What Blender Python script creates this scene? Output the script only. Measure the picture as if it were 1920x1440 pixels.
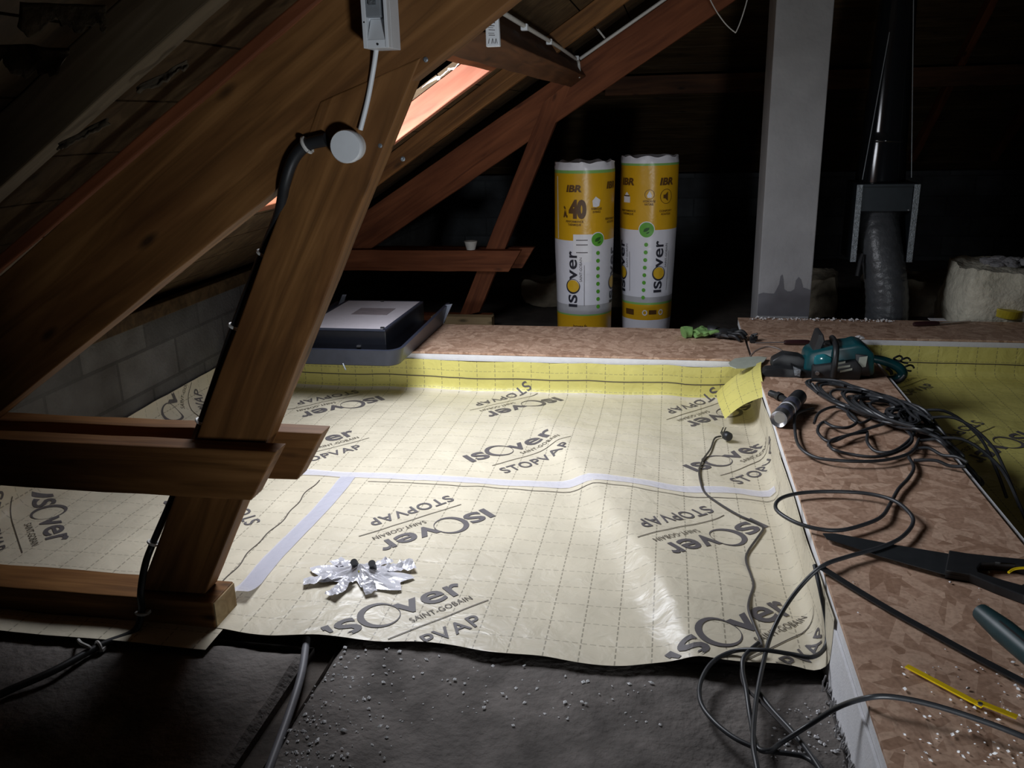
import bpy, bmesh, math, random
from mathutils import Vector, Matrix, noise
for o in list(bpy.data.objects): bpy.data.objects.remove(o)
SC = bpy.context.scene
COL = SC.collection
rnd = random.Random(7)

# ------------------------------------------------------------------ camera, light, exposure
F = 1620.0; CAMZ = 1.45
AX = Vector((0.98438933, 0.03074739, -0.17329815))     # world X,Y,Z in camera (right, down, forward)
AY = Vector((0.17462743, -0.29355973, 0.93985528))
AZ = Vector((-0.02197526, -0.95544612, -0.29434641))
cd = bpy.data.cameras.new('camera'); cam = bpy.data.objects.new('camera', cd); COL.objects.link(cam)
cd.sensor_width = 36; cd.lens = F / 1920 * 36; cd.clip_start = 0.02; cd.clip_end = 60
cam.matrix_world = Matrix(((AX[0], -AX[1], -AX[2], 0), (AY[0], -AY[1], -AY[2], 0), (AZ[0], -AZ[1], -AZ[2], CAMZ), (0, 0, 0, 1)))
SC.camera = cam
w = bpy.data.worlds.new('attic_dark'); SC.world = w; w.use_nodes = True
w.node_tree.nodes['Background'].inputs[0].default_value = (.5, .6, .8, 1)
w.node_tree.nodes['Background'].inputs[1].default_value = 0.0
SC.view_settings.view_transform = 'Standard'; SC.view_settings.look = 'None'
SC.view_settings.exposure = 0.0; SC.view_settings.gamma = 1.0; SC.view_settings.use_curve_mapping = False

def area(name, loc, target, sx, sy, power, col, spread=180):
    l = bpy.data.lights.new(name, 'AREA'); l.shape = 'RECTANGLE'; l.size = sx; l.size_y = sy
    l.energy = power; l.color = col; l.spread = math.radians(spread)
    o = bpy.data.objects.new(name, l); COL.objects.link(o); o.location = loc
    o.rotation_euler = (Vector(target) - Vector(loc)).to_track_quat('-Z', 'Z').to_euler()
    return o
area('roof_window_daylight', (-1.25, 3.34, 1.64), (-.86, 3.36, 0.87), .78, 1.05, 50, (.89, .925, 1.0), 168)
area('loft_hatch_light', (.86, -.16, .42), (-.22, 3.25, 1.20), .28, .28, 8.2, (.90, .95, 1.0), 68)

# ------------------------------------------------------------------ photo pixel -> point on a real plane of the room
def ray(px, py):
    v = Vector((px - 960, py - 720, F)); return Vector((AX.dot(v), AY.dot(v), AZ.dot(v)))
def onZ(px, py, z=0.0):
    r = ray(px, py); t = (z - CAMZ) / r.z; return Vector((r.x * t, r.y * t, z))
def onY(px, py, y):
    r = ray(px, py); t = y / r.y; return Vector((r.x * t, y, CAMZ + r.z * t))

# ------------------------------------------------------------------ mesh helpers
class MB:
    def __init__(s): s.v = []; s.f = []; s.uv = None; s.mi = []
    def add(s, vs, fs, mi=0):
        b = len(s.v); s.v += [Vector(p) for p in vs]; s.f += [tuple(i + b for i in f) for f in fs]; s.mi += [mi] * len(fs); return s
    def box(s, c, size, M=None, mi=0):
        x, y, z = [q / 2 for q in size]; c = Vector(c)
        vs = [Vector((a * x, b * y, d * z)) for a in (-1, 1) for b in (-1, 1) for d in (-1, 1)]
        if M: vs = [M @ p for p in vs]
        return s.add([p + c for p in vs], [(0, 1, 3, 2), (4, 6, 7, 5), (0, 4, 5, 1), (2, 3, 7, 6), (0, 2, 6, 4), (1, 5, 7, 3)], mi)
    def prism(s, poly, axis, a, b, mi=0):
        # poly of 2-D points in the plane normal to axis ('y': x,z ; 'z': x,y ; 'x': y,z), extruded a..b
        def P(q, t): return {'y': (q[0], t, q[1]), 'z': (q[0], q[1], t), 'x': (t, q[0], q[1])}[axis]
        n = len(poly); vs = [P(q, a) for q in poly] + [P(q, b) for q in poly]
        fs = [tuple(range(n)), tuple(range(2 * n - 1, n - 1, -1))] + [(i, i + n, (i + 1) % n + n, (i + 1) % n) for i in range(n)]
        return s.add(vs, fs, mi)
    def tube(s, pts, r, n=8, cap=True, sm=None, mi=0):
        pts = [Vector(p) for p in pts]
        if sm: pts = spline(pts, sm)
        R = r if callable(r) else (lambda t: r)
        up = None; rings = []
        for i, p in enumerate(pts):
            t = (pts[min(i + 1, len(pts) - 1)] - pts[max(i - 1, 0)])
            if t.length < 1e-9: t = Vector((0, 0, 1))
            t.normalize()
            if up is None: up = t.orthogonal().normalized()
            else:
                up = up - t * up.dot(t)
                up = up.normalized() if up.length > 1e-6 else t.orthogonal().normalized()
            sd = t.cross(up); rr = R(i / max(1, len(pts) - 1))
            rings.append([p + (up * math.cos(k * 2 * math.pi / n) + sd * math.sin(k * 2 * math.pi / n)) * rr for k in range(n)])
        vs = [q for g in rings for q in g]
        fs = [(i * n + k, i * n + (k + 1) % n, (i + 1) * n + (k + 1) % n, (i + 1) * n + k) for i in range(len(rings) - 1) for k in range(n)]
        if cap: fs += [tuple(range(n - 1, -1, -1)), tuple(range(len(vs) - n, len(vs)))]
        return s.add(vs, fs, mi)
    def lathe(s, prof, c, axis=(0, 0, 1), n=24, mi=0):
        a = Vector(axis).normalized(); u = a.orthogonal().normalized(); v = a.cross(u); c = Vector(c)
        vs = [c + a * h + (u * math.cos(k * 2 * math.pi / n) + v * math.sin(k * 2 * math.pi / n)) * r for (r, h) in prof for k in range(n)]
        m = len(prof)
        fs = [(i * n + k, i * n + (k + 1) % n, (i + 1) * n + (k + 1) % n, (i + 1) * n + k) for i in range(m - 1) for k in range(n)]
        fs += [tuple(range(n - 1, -1, -1)), tuple(range((m - 1) * n, m * n))]
        return s.add(vs, fs, mi)
    def grid(s, fn, us, vs_, keep=None, mi=0):
        nu, nv = len(us), len(vs_)
        vs = [fn(u, v) for u in us for v in vs_]; fs = []
        for i in range(nu - 1):
            for j in range(nv - 1):
                if keep and not keep((us[i] + us[i + 1]) / 2, (vs_[j] + vs_[j + 1]) / 2): continue
                fs.append((i * nv + j, (i + 1) * nv + j, (i + 1) * nv + j + 1, i * nv + j + 1))
        b = len(s.v); s.add(vs, fs, mi)
        if s.uv is None: s.uv = {}
        for i in range(nu):
            for j in range(nv): s.uv[b + i * nv + j] = (us[i], vs_[j])
        return s
    def blob(s, c, rad, amp=.1, fr=3.0, seed=0, sub=3, M=None, mi=0):
        bm = bmesh.new(); bmesh.ops.create_icosphere(bm, subdivisions=sub, radius=1)
        vs = []
        for v in bm.verts:
            q = v.co * (1 + amp * noise.noise(v.co * fr + Vector((seed * 7.3, seed * 3.1, seed))))
            q = Vector((q.x * rad[0], q.y * rad[1], q.z * rad[2]))
            if M: q = M @ q
            vs.append(q + Vector(c))
        s.add(vs, [tuple(v.index for v in f.verts) for f in bm.faces], mi); bm.free(); return s

def spline(pts, k):
    out = []
    P = [pts[0]] + pts + [pts[-1]]
    for i in range(1, len(P) - 2):
        a, b, c, d = P[i - 1], P[i], P[i + 1], P[i + 2]
        for j in range(k):
            t = j / k
            out.append(.5 * ((2 * b) + (c - a) * t + (2 * a - 5 * b + 4 * c - d) * t * t + (3 * b - a - 3 * c + d) * t ** 3))
    out.append(pts[-1]); return out

def build(name, mb, mat, parent=None, loc=None, bevel=0, smooth=False, kind=None, label=None, doubles=False, world=None):
    me = bpy.data.meshes.new(name); o = bpy.data.objects.new(name, me); COL.objects.link(o)
    base = Vector(parent['_b']) if parent is not None and '_b' in parent else Vector((0, 0, 0))
    if loc is None and parent is None: loc = Vector((0, 0, 0))
    org = base if parent is not None else Vector(loc)
    me.from_pydata([p - org for p in mb.v], [], mb.f)
    if mb.uv:
        ul = me.uv_layers.new(name='UVMap')
        for l in me.loops: ul.data[l.index].uv = mb.uv.get(l.vertex_index, (0, 0))
    for m in (mat if isinstance(mat, (list, tuple)) else [mat]): me.materials.append(m)
    for p, i in zip(me.polygons, mb.mi): p.material_index = i
    bm = bmesh.new(); bm.from_mesh(me)
    if doubles: bmesh.ops.remove_doubles(bm, verts=bm.verts, dist=1e-5)
    if mb.uv is None: bmesh.ops.recalc_face_normals(bm, faces=bm.faces)
    if bevel:
        ed = [e for e in bm.edges if len(e.link_faces) == 2 and e.calc_face_angle(0) > .5]
        bmesh.ops.bevel(bm, geom=ed, offset=bevel, segments=2, affect='EDGES', profile=.5, clamp_overlap=True)
    if smooth:
        for f in bm.faces: f.smooth = True
        for e in bm.edges:
            if len(e.link_faces) == 2 and e.calc_face_angle(0) > .7: e.smooth = False
    bm.to_mesh(me); bm.free()
    if parent is not None:
        o.parent = parent; o['_b'] = base[:]
    else: o.location = loc
    if kind: o['kind'] = kind
    if label: o['label'] = label
    return o
def tag(o, label, cat, group=None, kind=None):
    o['label'] = label; o['category'] = cat
    if group: o['group'] = group
    if kind: o['kind'] = kind
    return o
def thing(name, loc, label, cat, group=None):
    o = bpy.data.objects.new(name, None); COL.objects.link(o); o.location = loc; o['_b'] = tuple(loc); o.empty_display_size = .05
    return tag(o, label, cat, group)
def beam(name, p0, p1, wid, dep, mat, parent=None, nrm=(0, 1, 0), bevel=.004, cut0=0, cut1=0, loc=None):
    """board from p0 to p1 (centre line); dep along nrm, wid across; its own axes follow the grain"""
    p0, p1 = Vector(p0), Vector(p1); L = (p1 - p0).length; x = (p1 - p0).normalized()
    y = Vector(nrm); y = (y - x * y.dot(x)).normalized(); z = x.cross(y)
    h, d = wid / 2, dep / 2
    me = bpy.data.meshes.new(name); bm = bmesh.new(); nseg = max(2, int(L / .12))
    rr = random.Random(int((p0.x * 13 + p0.y * 7 + L * 31) * 100)); rings = []
    for i in range(nseg + 1):
        t = i / nseg; jit = (lambda: rr.uniform(-.0016, .0016)) if 0 < i < nseg else (lambda: 0)
        row = []
        for (a, b) in ((-d, -h), (d, -h), (d, h), (-d, h)):
            k = b / h
            xx = t * L + (cut0 * k if i == 0 else 0) + (cut1 * k if i == nseg else 0)
            row.append(bm.verts.new((xx, a + jit(), b + jit())))
        rings.append(row)
    for i in range(nseg):
        for k in range(4): bm.faces.new((rings[i][k], rings[i][(k + 1) % 4], rings[i + 1][(k + 1) % 4], rings[i + 1][k]))
    bm.faces.new(rings[0][::-1]); bm.faces.new(rings[-1])
    bmesh.ops.recalc_face_normals(bm, faces=bm.faces)
    if bevel:
        ed = [e for e in bm.edges if len(e.link_faces) == 2 and e.calc_face_angle(0) > .5]
        bmesh.ops.bevel(bm, geom=ed, offset=bevel, segments=2, affect='EDGES', profile=.5, clamp_overlap=True)
    bm.to_mesh(me); bm.free(); me.materials.append(mat)
    o = bpy.data.objects.new(name, me); COL.objects.link(o)
    M = Matrix(((x.x, y.x, z.x, p0.x), (x.y, y.y, z.y, p0.y), (x.z, y.z, z.z, p0.z), (0, 0, 0, 1)))
    if parent is not None:
        b = Vector(parent['_b']); o.parent = parent; M = Matrix.Translation(-b) @ M
    o.matrix_basis = M
    return o
def lin(a, b, n): return [a + (b - a) * i / (n - 1) for i in range(n)]

# ------------------------------------------------------------------ materials
def newmat(name):
    m = bpy.data.materials.new(name); m.use_nodes = True; nt = m.node_tree
    return m, nt, nt.nodes['Principled BSDF'], nt.nodes.new('ShaderNodeTexCoord')
def N(nt, t, **k):
    n = nt.nodes.new(t)
    for a, b in k.items():
        if a.startswith('i_'):
            key = a[2:]; n.inputs[int(key) if key.isdigit() else key].default_value = b
        else: setattr(n, a, b)
    return n
def ramp(nt, stops, fac, interp='LINEAR'):
    r = nt.nodes.new('ShaderNodeValToRGB'); r.color_ramp.interpolation = interp
    e = r.color_ramp.elements
    while len(e) < len(stops): e.new(.5)
    for q, (p, c) in zip(e, stops): q.position = p; q.color = (*c, 1)
    nt.links.new(fac, r.inputs[0]); return r.outputs[0]
def plain(name, col, rough=.6, metal=0, spec=.5, var=.12, scale=30, bump=0, bscale=60, coat=0):
    m, nt, b, tc = newmat(name)
    n = N(nt, 'ShaderNodeTexNoise', i_Scale=scale, i_Detail=4.0); nt.links.new(tc.outputs['Object'], n.inputs['Vector'])
    c = ramp(nt, [(.3, tuple(x * (1 - var) for x in col)), (.7, tuple(min(1, x * (1 + var)) for x in col))], n.outputs[0])
    nt.links.new(c, b.inputs['Base Color'])
    b.inputs['Roughness'].default_value = rough; b.inputs['Metallic'].default_value = metal
    b.inputs['Specular IOR Level'].default_value = spec; b.inputs['Coat Weight'].default_value = coat
    if bump:
        n2 = N(nt, 'ShaderNodeTexNoise', i_Scale=bscale, i_Detail=5.0); nt.links.new(tc.outputs['Object'], n2.inputs['Vector'])
        bp = N(nt, 'ShaderNodeBump', i_Strength=bump, i_Distance=.01); nt.links.new(n2.outputs[0], bp.inputs['Height']); nt.links.new(bp.outputs[0], b.inputs['Normal'])
    return m
def wood(name, dark, mid, light, rough=.7, bump=.35):
    m, nt, b, tc = newmat(name)
    oi = N(nt, 'ShaderNodeObjectInfo')
    mul = N(nt, 'ShaderNodeMath', operation='MULTIPLY', i_1=37.0); nt.links.new(oi.outputs['Random'], mul.inputs[0])
    add = N(nt, 'ShaderNodeVectorMath', operation='ADD'); nt.links.new(tc.outputs['Object'], add.inputs[0]); nt.links.new(mul.outputs[0], add.inputs[1])
    mp = N(nt, 'ShaderNodeMapping'); mp.inputs['Scale'].default_value = (.7, 9, 9); nt.links.new(add.outputs[0], mp.inputs[0])
    n1 = N(nt, 'ShaderNodeTexNoise', i_Scale=2.2, i_Detail=6.0, i_Distortion=1.2); nt.links.new(mp.outputs[0], n1.inputs['Vector'])
    mp2 = N(nt, 'ShaderNodeMapping'); mp2.inputs['Scale'].default_value = (1.5, 5, 5); nt.links.new(add.outputs[0], mp2.inputs[0])
    n2 = N(nt, 'ShaderNodeTexNoise', i_Scale=1.4, i_Detail=3.0); nt.links.new(mp2.outputs[0], n2.inputs['Vector'])
    mp3 = N(nt, 'ShaderNodeMapping'); mp3.inputs['Scale'].default_value = (2.2, 6, 6); nt.links.new(add.outputs[0], mp3.inputs[0])
    vo = N(nt, 'ShaderNodeTexVoronoi', i_Scale=1.3); nt.links.new(mp3.outputs[0], vo.inputs['Vector'])
    kn = N(nt, 'ShaderNodeMapRange'); kn.inputs[1].default_value = .04; kn.inputs[2].default_value = .13; nt.links.new(vo.outputs['Distance'], kn.inputs[0])
    c1 = ramp(nt, [(.28, dark), (.5, mid), (.74, light)], n1.outputs[0])
    c2 = ramp(nt, [(.3, (.62, .55, .5)), (.65, (1, 1, 1))], n2.outputs[0])
    mx = N(nt, 'ShaderNodeMix', data_type='RGBA', blend_type='MULTIPLY'); mx.inputs[0].default_value = 1
    nt.links.new(c1, mx.inputs[6]); nt.links.new(c2, mx.inputs[7])
    mk = N(nt, 'ShaderNodeMix', data_type='RGBA'); nt.links.new(kn.outputs[0], mk.inputs[0]); mk.inputs[6].default_value = (*[x * .4 for x in dark], 1)
    nt.links.new(mx.outputs[2], mk.inputs[7]); nt.links.new(mk.outputs[2], b.inputs['Base Color'])
    b.inputs['Roughness'].default_value = rough; b.inputs['Specular IOR Level'].default_value = .3
    bp = N(nt, 'ShaderNodeBump', i_Strength=bump, i_Distance=.004); nt.links.new(n1.outputs[0], bp.inputs['Height']); nt.links.new(bp.outputs[0], b.inputs['Normal'])
    return m
def film(name, col, rough=.42):
    m, nt, b, tc = newmat(name)
    sp = N(nt, 'ShaderNodeSeparateXYZ'); nt.links.new(tc.outputs['UV'], sp.inputs[0])
    def M(op, a, bb=None, c=None):
        n = N(nt, 'ShaderNodeMath', operation=op)
        for i, q in enumerate((a, bb, c)):
            if q is None: continue
            if isinstance(q, (int, float)): n.inputs[i].default_value = q
            else: nt.links.new(q, n.inputs[i])
        return n.outputs[0]
    U, V = sp.outputs[0], sp.outputs[1]
    def line(a, off, wdt):
        fr = M('FRACT', M('ADD', M('MULTIPLY', a, 10.0), off)); return M('LESS_THAN', M('ABSOLUTE', M('SUBTRACT', fr, .5)), wdt)
    def dash(a): return M('LESS_THAN', M('FRACT', M('MULTIPLY', a, 38.0)), .68)
    l1 = M('MULTIPLY', line(U, .6, .021), dash(V)); l2 = M('MULTIPLY', line(V, .2, .019), dash(U))
    l2 = M('MULTIPLY', l2, .7)
    g = M('MULTIPLY', M('MAXIMUM', l1, l2), .62)
    n = N(nt, 'ShaderNodeTexNoise', i_Scale=5.0, i_Detail=3.0); nt.links.new(tc.outputs['Object'], n.inputs['Vector'])
    c = ramp(nt, [(.35, tuple(x * .93 for x in col)), (.65, tuple(min(1, x * 1.05) for x in col))], n.outputs[0])
    mx = N(nt, 'ShaderNodeMix', data_type='RGBA'); nt.links.new(g, mx.inputs[0]); nt.links.new(c, mx.inputs[6]); mx.inputs[7].default_value = (.16, .14, .10, 1)
    nt.links.new(mx.outputs[2], b.inputs['Base Color']); b.inputs['Roughness'].default_value = rough
    n2 = N(nt, 'ShaderNodeTexNoise', i_Scale=14.0, i_Detail=3.0, i_Distortion=.6); nt.links.new(tc.outputs['Object'], n2.inputs['Vector'])
    bp = N(nt, 'ShaderNodeBump', i_Strength=.5, i_Distance=.012); nt.links.new(n2.outputs[0], bp.inputs['Height']); nt.links.new(bp.outputs[0], b.inputs['Normal'])
    return m
def osb_mat():
    m, nt, b, tc = newmat('osb')
    outs = []
    for rz, sc in ((.35, (9, 34, 20)), (-.8, (10, 30, 20)), (1.35, (9, 36, 20))):
        mp = N(nt, 'ShaderNodeMapping', vector_type='TEXTURE'); mp.inputs['Rotation'].default_value = (0, 0, rz); mp.inputs['Scale'].default_value = [1 / q for q in sc]
        nt.links.new(tc.outputs['Object'], mp.inputs[0])
        v = N(nt, 'ShaderNodeTexVoronoi', i_Scale=1.0); nt.links.new(mp.outputs[0], v.inputs['Vector'])
        s = N(nt, 'ShaderNodeSeparateColor'); nt.links.new(v.outputs['Color'], s.inputs[0]); outs.append(s)
    cs = [ramp(nt, [(0, (.36, .215, .14)), (.45, (.52, .335, .235)), (1, (.66, .455, .33))], s.outputs[0]) for s in outs]
    def mix(f, a, c):
        mx = N(nt, 'ShaderNodeMix', data_type='RGBA'); nt.links.new(f, mx.inputs[0]); nt.links.new(a, mx.inputs[6]); nt.links.new(c, mx.inputs[7]); return mx.outputs[2]
    a = ramp(nt, [(.45, (0, 0, 0)), (.5, (1, 1, 1))], outs[0].outputs[1]); c = mix(a, cs[0], cs[1])
    a = ramp(nt, [(.6, (0, 0, 0)), (.65, (1, 1, 1))], outs[1].outputs[2]); c = mix(a, c, cs[2])
    n = N(nt, 'ShaderNodeTexNoise', i_Scale=90.0, i_Detail=4.0); nt.links.new(tc.outputs['Object'], n.inputs['Vector'])
    d = ramp(nt, [(.3, (.75, .72, .7)), (.6, (1, 1, 1))], n.outputs[0])
    mx = N(nt, 'ShaderNodeMix', data_type='RGBA', blend_type='MULTIPLY'); mx.inputs[0].default_value = 1; nt.links.new(c, mx.inputs[6]); nt.links.new(d, mx.inputs[7])
    nt.links.new(mx.outputs[2], b.inputs['Base Color']); b.inputs['Roughness'].default_value = .62; b.inputs['Specular IOR Level'].default_value = .4
    bp = N(nt, 'ShaderNodeBump', i_Strength=.25, i_Distance=.003); nt.links.new(outs[0].outputs[0], bp.inputs['Height']); nt.links.new(bp.outputs[0], b.inputs['Normal'])
    return m
def block_mat(name, col, axis, bw=.5, bh=.2):
    m, nt, b, tc = newmat(name)
    sp = N(nt, 'ShaderNodeSeparateXYZ'); nt.links.new(tc.outputs['Object'], sp.inputs[0])
    cb = N(nt, 'ShaderNodeCombineXYZ'); nt.links.new(sp.outputs[1 if axis == 'x' else 0], cb.inputs[0]); nt.links.new(sp.outputs[2], cb.inputs[1])
    br = N(nt, 'ShaderNodeTexBrick', i_Scale=1.0); br.inputs['Brick Width'].default_value = bw; br.inputs['Row Height'].default_value = bh
    br.inputs['Mortar Size'].default_value = .009; br.inputs['Color1'].default_value = (*[x * .8 for x in col], 1); br.inputs['Color2'].default_value = (*[x * 1.25 for x in col], 1)
    br.inputs['Mortar'].default_value = (*[x * .68 for x in col], 1); br.inputs['Bias'].default_value = -.1
    nt.links.new(cb.outputs[0], br.inputs['Vector'])
    n = N(nt, 'ShaderNodeTexNoise', i_Scale=6.0, i_Detail=6.0); nt.links.new(tc.outputs['Object'], n.inputs['Vector'])
    d = ramp(nt, [(.3, (.6, .58, .56)), (.7, (1.0, 1.0, 1.0))], n.outputs[0])
    mx = N(nt, 'ShaderNodeMix', data_type='RGBA', blend_type='MULTIPLY'); mx.inputs[0].default_value = 1; nt.links.new(br.outputs[0], mx.inputs[6]); nt.links.new(d, mx.inputs[7])
    nt.links.new(mx.outputs[2], b.inputs['Base Color']); b.inputs['Roughness'].default_value = .9
    n2 = N(nt, 'ShaderNodeTexNoise', i_Scale=60.0, i_Detail=4.0); nt.links.new(tc.outputs['Object'], n2.inputs['Vector'])
    sb = N(nt, 'ShaderNodeMath', operation='SUBTRACT'); nt.links.new(n2.outputs[0], sb.inputs[0]); nt.links.new(br.outputs['Fac'], sb.inputs[1])
    bp = N(nt, 'ShaderNodeBump', i_Strength=.6, i_Distance=.01); nt.links.new(sb.outputs[0], bp.inputs['Height']); nt.links.new(bp.outputs[0], b.inputs['Normal'])
    return m
def clear_tape(name, col, alpha, rough=.22):
    m, nt, b, tc = newmat(name)
    b.inputs['Base Color'].default_value = (*col, 1); b.inputs['Roughness'].default_value = rough; b.inputs['Alpha'].default_value = alpha
    n2 = N(nt, 'ShaderNodeTexNoise', i_Scale=35.0, i_Detail=3.0); nt.links.new(tc.outputs['Object'], n2.inputs['Vector'])
    bp = N(nt, 'ShaderNodeBump', i_Strength=.5, i_Distance=.006); nt.links.new(n2.outputs[0], bp.inputs['Height']); nt.links.new(bp.outputs[0], b.inputs['Normal'])
    return m

M_OLD = wood('oak_brown_timber', (.105, .045, .011), (.195, .088, .025), (.30, .145, .048))
M_DARKO = wood('dark_brown_timber', (.06, .024, .009), (.105, .042, .016), (.16, .066, .026))
M_RED = wood('treated_red_timber', (.13, .038, .014), (.22, .070, .026), (.30, .10, .04))
M_PINK = wood('pinkish_red_timber', (.30, .10, .06), (.40, .145, .085), (.50, .20, .125))  # paler, pinker red than the other timbers
M_PALE = wood('pale_sawn_wood', (.34, .25, .13), (.46, .35, .19), (.56, .44, .26))
M_DARKW = wood('dark_roof_boards', (.045, .027, .011), (.08, .05, .022), (.12, .076, .036), bump=.6)
M_GREYW = wood('weathered_batten', (.10, .075, .045), (.16, .12, .07), (.24, .185, .12))
M_FILM = film('vapour_film_cream_sheen', (.67, .61, .475), .36)  # whitish daylight sheen of the flat film put into its base colour
M_YEL = film('vapour_film_yellow_no_sheen', (.70, .635, .19))  # same film without the painted sheen, for upright and dim faces
M_INK = plain('grey_ink', (.11, .10, .105), .6, var=.05)
M_LINE = plain('line_ink', (.09, .075, .06), .6, var=.05)
M_OSB = osb_mat()
M_FOAM = plain('white_foam', (.78, .78, .80), .75, var=.04, bump=.15, bscale=200)
M_BOARD = plain('old_grey_insulation', (.145, .13, .12), .92, var=.35, scale=9, bump=1.0, bscale=45, spec=.25)
M_GROUND = plain('dusty_floor', (.075, .062, .052), .95, var=.4, scale=6, bump=.8, bscale=25)
M_BLOCK = block_mat('concrete_blocks', (.125, .122, .12), 'x')
M_BLOCKY = block_mat('concrete_blocks_far', (.10, .11, .12), 'y')
M_BLACK = plain('black_rubber', (.018, .019, .021), .45, var=.15)
M_CABLE = plain('dark_cable', (.030, .032, .036), .42, var=.2)
M_CORD = plain('grey_black_cord', (.05, .045, .045), .5, var=.15)
M_WHITE = plain('white_plastic', (.72, .75, .78), .4, var=.03)
M_WARM = plain('white_pvc', (.62, .61, .58), .45, var=.06)
M_GREYP = plain('grey_plastic', (.22, .24, .26), .4, var=.1)
M_TAPE = clear_tape('clear_tape', (.80, .80, .90), .62)
M_TAPE2 = clear_tape('clear_tape_grey', (.62, .62, .72), .78)
M_FOIL = plain('crinkled_clear_foil', (.80, .80, .86), .13, metal=.15, coat=.6, var=.1, scale=15, bump=.4, bscale=30)
M_SLATE = plain('slate_grey_metal', (.042, .049, .074), .38, metal=.25, var=.08)
M_NAVY = plain('black_lacquer', (.010, .011, .015), .25, var=.05)
M_STEEL = plain('steel', (.5, .5, .52), .3, metal=.9)
M_GALV = plain('rough_zinc', (.26, .29, .32), .45, metal=.6, var=.3, scale=60, bump=.5, bscale=120)
M_BOXG = plain('dark_zinc_panel', (.018, .024, .030), .42, metal=.5, var=.1)
M_DUCT = plain('grey_duct_tape', (.06, .064, .07), .34, var=.15, scale=12, bump=.5, bscale=30)
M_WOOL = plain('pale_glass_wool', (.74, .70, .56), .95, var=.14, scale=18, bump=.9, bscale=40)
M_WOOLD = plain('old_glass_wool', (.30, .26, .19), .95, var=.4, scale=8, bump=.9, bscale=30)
M_RAG = plain('torn_underlay_felt', (.085, .065, .04), .9, var=.4, scale=20, bump=.6)
M_FRINGE = plain('grey_white_fibres', (.36, .35, .35), .9)
M_TEAL = plain('teal_plastic', (.005, .062, .074), .3, var=.12)
M_YELLOW = plain('yellow_lacquer', (.80, .56, .01), .4, var=.05)
M_TAPEROLL = plain('yellow_tape', (.52, .42, .03), .45, var=.1)
M_GREEN = plain('green_fabric', (.16, .30, .09), .85, var=.2, bump=.4, bscale=120)
M_CRUMB = plain('white_crumbs', (.85, .85, .86), .5, var=.02)
M_OVAL = plain('pale_grey_sheet', (.40, .43, .36), .5, var=.08)

# ------------------------------------------------------------------ text
_tc = {}
def text2d(s, height, bold=0.0, spacing=1.0, width=None):
    """glyph polygons as 2-D verts and faces, capital height = height, start at x=0, baseline y=0"""
    key = (s, bold, spacing)
    if key not in _tc:
        cu = bpy.data.curves.new('t', 'FONT'); cu.body = s; cu.size = 1; cu.offset = bold; cu.space_character = spacing; cu.resolution_u = 4
        ob = bpy.data.objects.new('t', cu); COL.objects.link(ob); bpy.context.view_layer.update()
        me = bpy.data.meshes.new_from_object(ob.evaluated_get(bpy.context.evaluated_depsgraph_get()))
        bm = bmesh.new(); bm.from_mesh(me); bmesh.ops.triangulate(bm, faces=bm.faces)
        for _ in range(3):
            ed = [e for e in bm.edges if e.calc_length() > .22]
            if not ed: break
            bmesh.ops.subdivide_edges(bm, edges=ed, cuts=1); bmesh.ops.triangulate(bm, faces=[f for f in bm.faces if len(f.verts) > 3])
        bm.verts.index_update()
        _tc[key] = ([(v.co.x, v.co.y) for v in bm.verts], [tuple(v.index for v in f.verts) for f in bm.faces])
        bm.free(); bpy.data.objects.remove(ob); bpy.data.curves.remove(cu); bpy.data.meshes.remove(me)
    V, Fc = _tc[key]
    x0 = min(v[0] for v in V); x1 = max(v[0] for v in V)
    sy = height / .72; sx = sy if width is None else width / (x1 - x0)
    return [((v[0] - x0) * sx, v[1] * sy) for v in V], Fc
class Flat:
    def __init__(s): s.v = []; s.f = []
    def add(s, V, Fc, dx=0, dy=0):
        b = len(s.v); s.v += [(a + dx, c + dy) for a, c in V]; s.f += [tuple(i + b for i in f) for f in Fc]; return s
    def ring(s, cx, cy, ro, ri, off=0, n=32):
        V = [(cx + ro * math.cos(k * 2 * math.pi / n), cy + ro * math.sin(k * 2 * math.pi / n)) for k in range(n)] + \
            [(cx + off + ri * math.cos(k * 2 * math.pi / n), cy - abs(off) * .3 + ri * 1.02 * math.sin(k * 2 * math.pi / n)) for k in range(n)]
        return s.add(V, [(k, (k + 1) % n, n + (k + 1) % n, n + k) for k in range(n)])
    def disc(s, cx, cy, r, n=20):
        return s.add([(cx, cy)] + [(cx + r * math.cos(k * 2 * math.pi / n), cy + r * math.sin(k * 2 * math.pi / n)) for k in range(n)], [(0, 1 + k, 1 + (k + 1) % n) for k in range(n)])
    def bar(s, x0, y0, x1, y1, n=8):
        V = [(x0 + (x1 - x0) * i / n, q) for i in range(n + 1) for q in (y0, y1)]
        return s.add(V, [(2 * i, 2 * i + 2, 2 * i + 3, 2 * i + 1) for i in range(n)])
    def poly(s, pts): return s.add(pts, [tuple(range(len(pts)))])
def isover(flat, L=.48, h=.082, ring=True):
    k = L / .48
    flat.add(*text2d('I', h, .025, width=.024 * k), dx=0); flat.add(*text2d('S', h, .03, width=.07 * k), dx=.034 * k)
    if ring: flat.ring(.172 * k, .042 * k, .066 * k, .054 * k, .009 * k)
    flat.add(*text2d('v', h * 1.28, .02, width=.085 * k), dx=.226 * k); flat.add(*text2d('e', h * 1.28, .016, width=.08 * k), dx=.315 * k); flat.add(*text2d('r', h * 1.28, .022, width=.055 * k), dx=.408 * k)
LOGO_A = Flat(); isover(LOGO_A); LOGO_A.add(*text2d('STOPVAP', .060, .012, 1.1, width=.355), dx=.05, dy=-.187)
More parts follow.
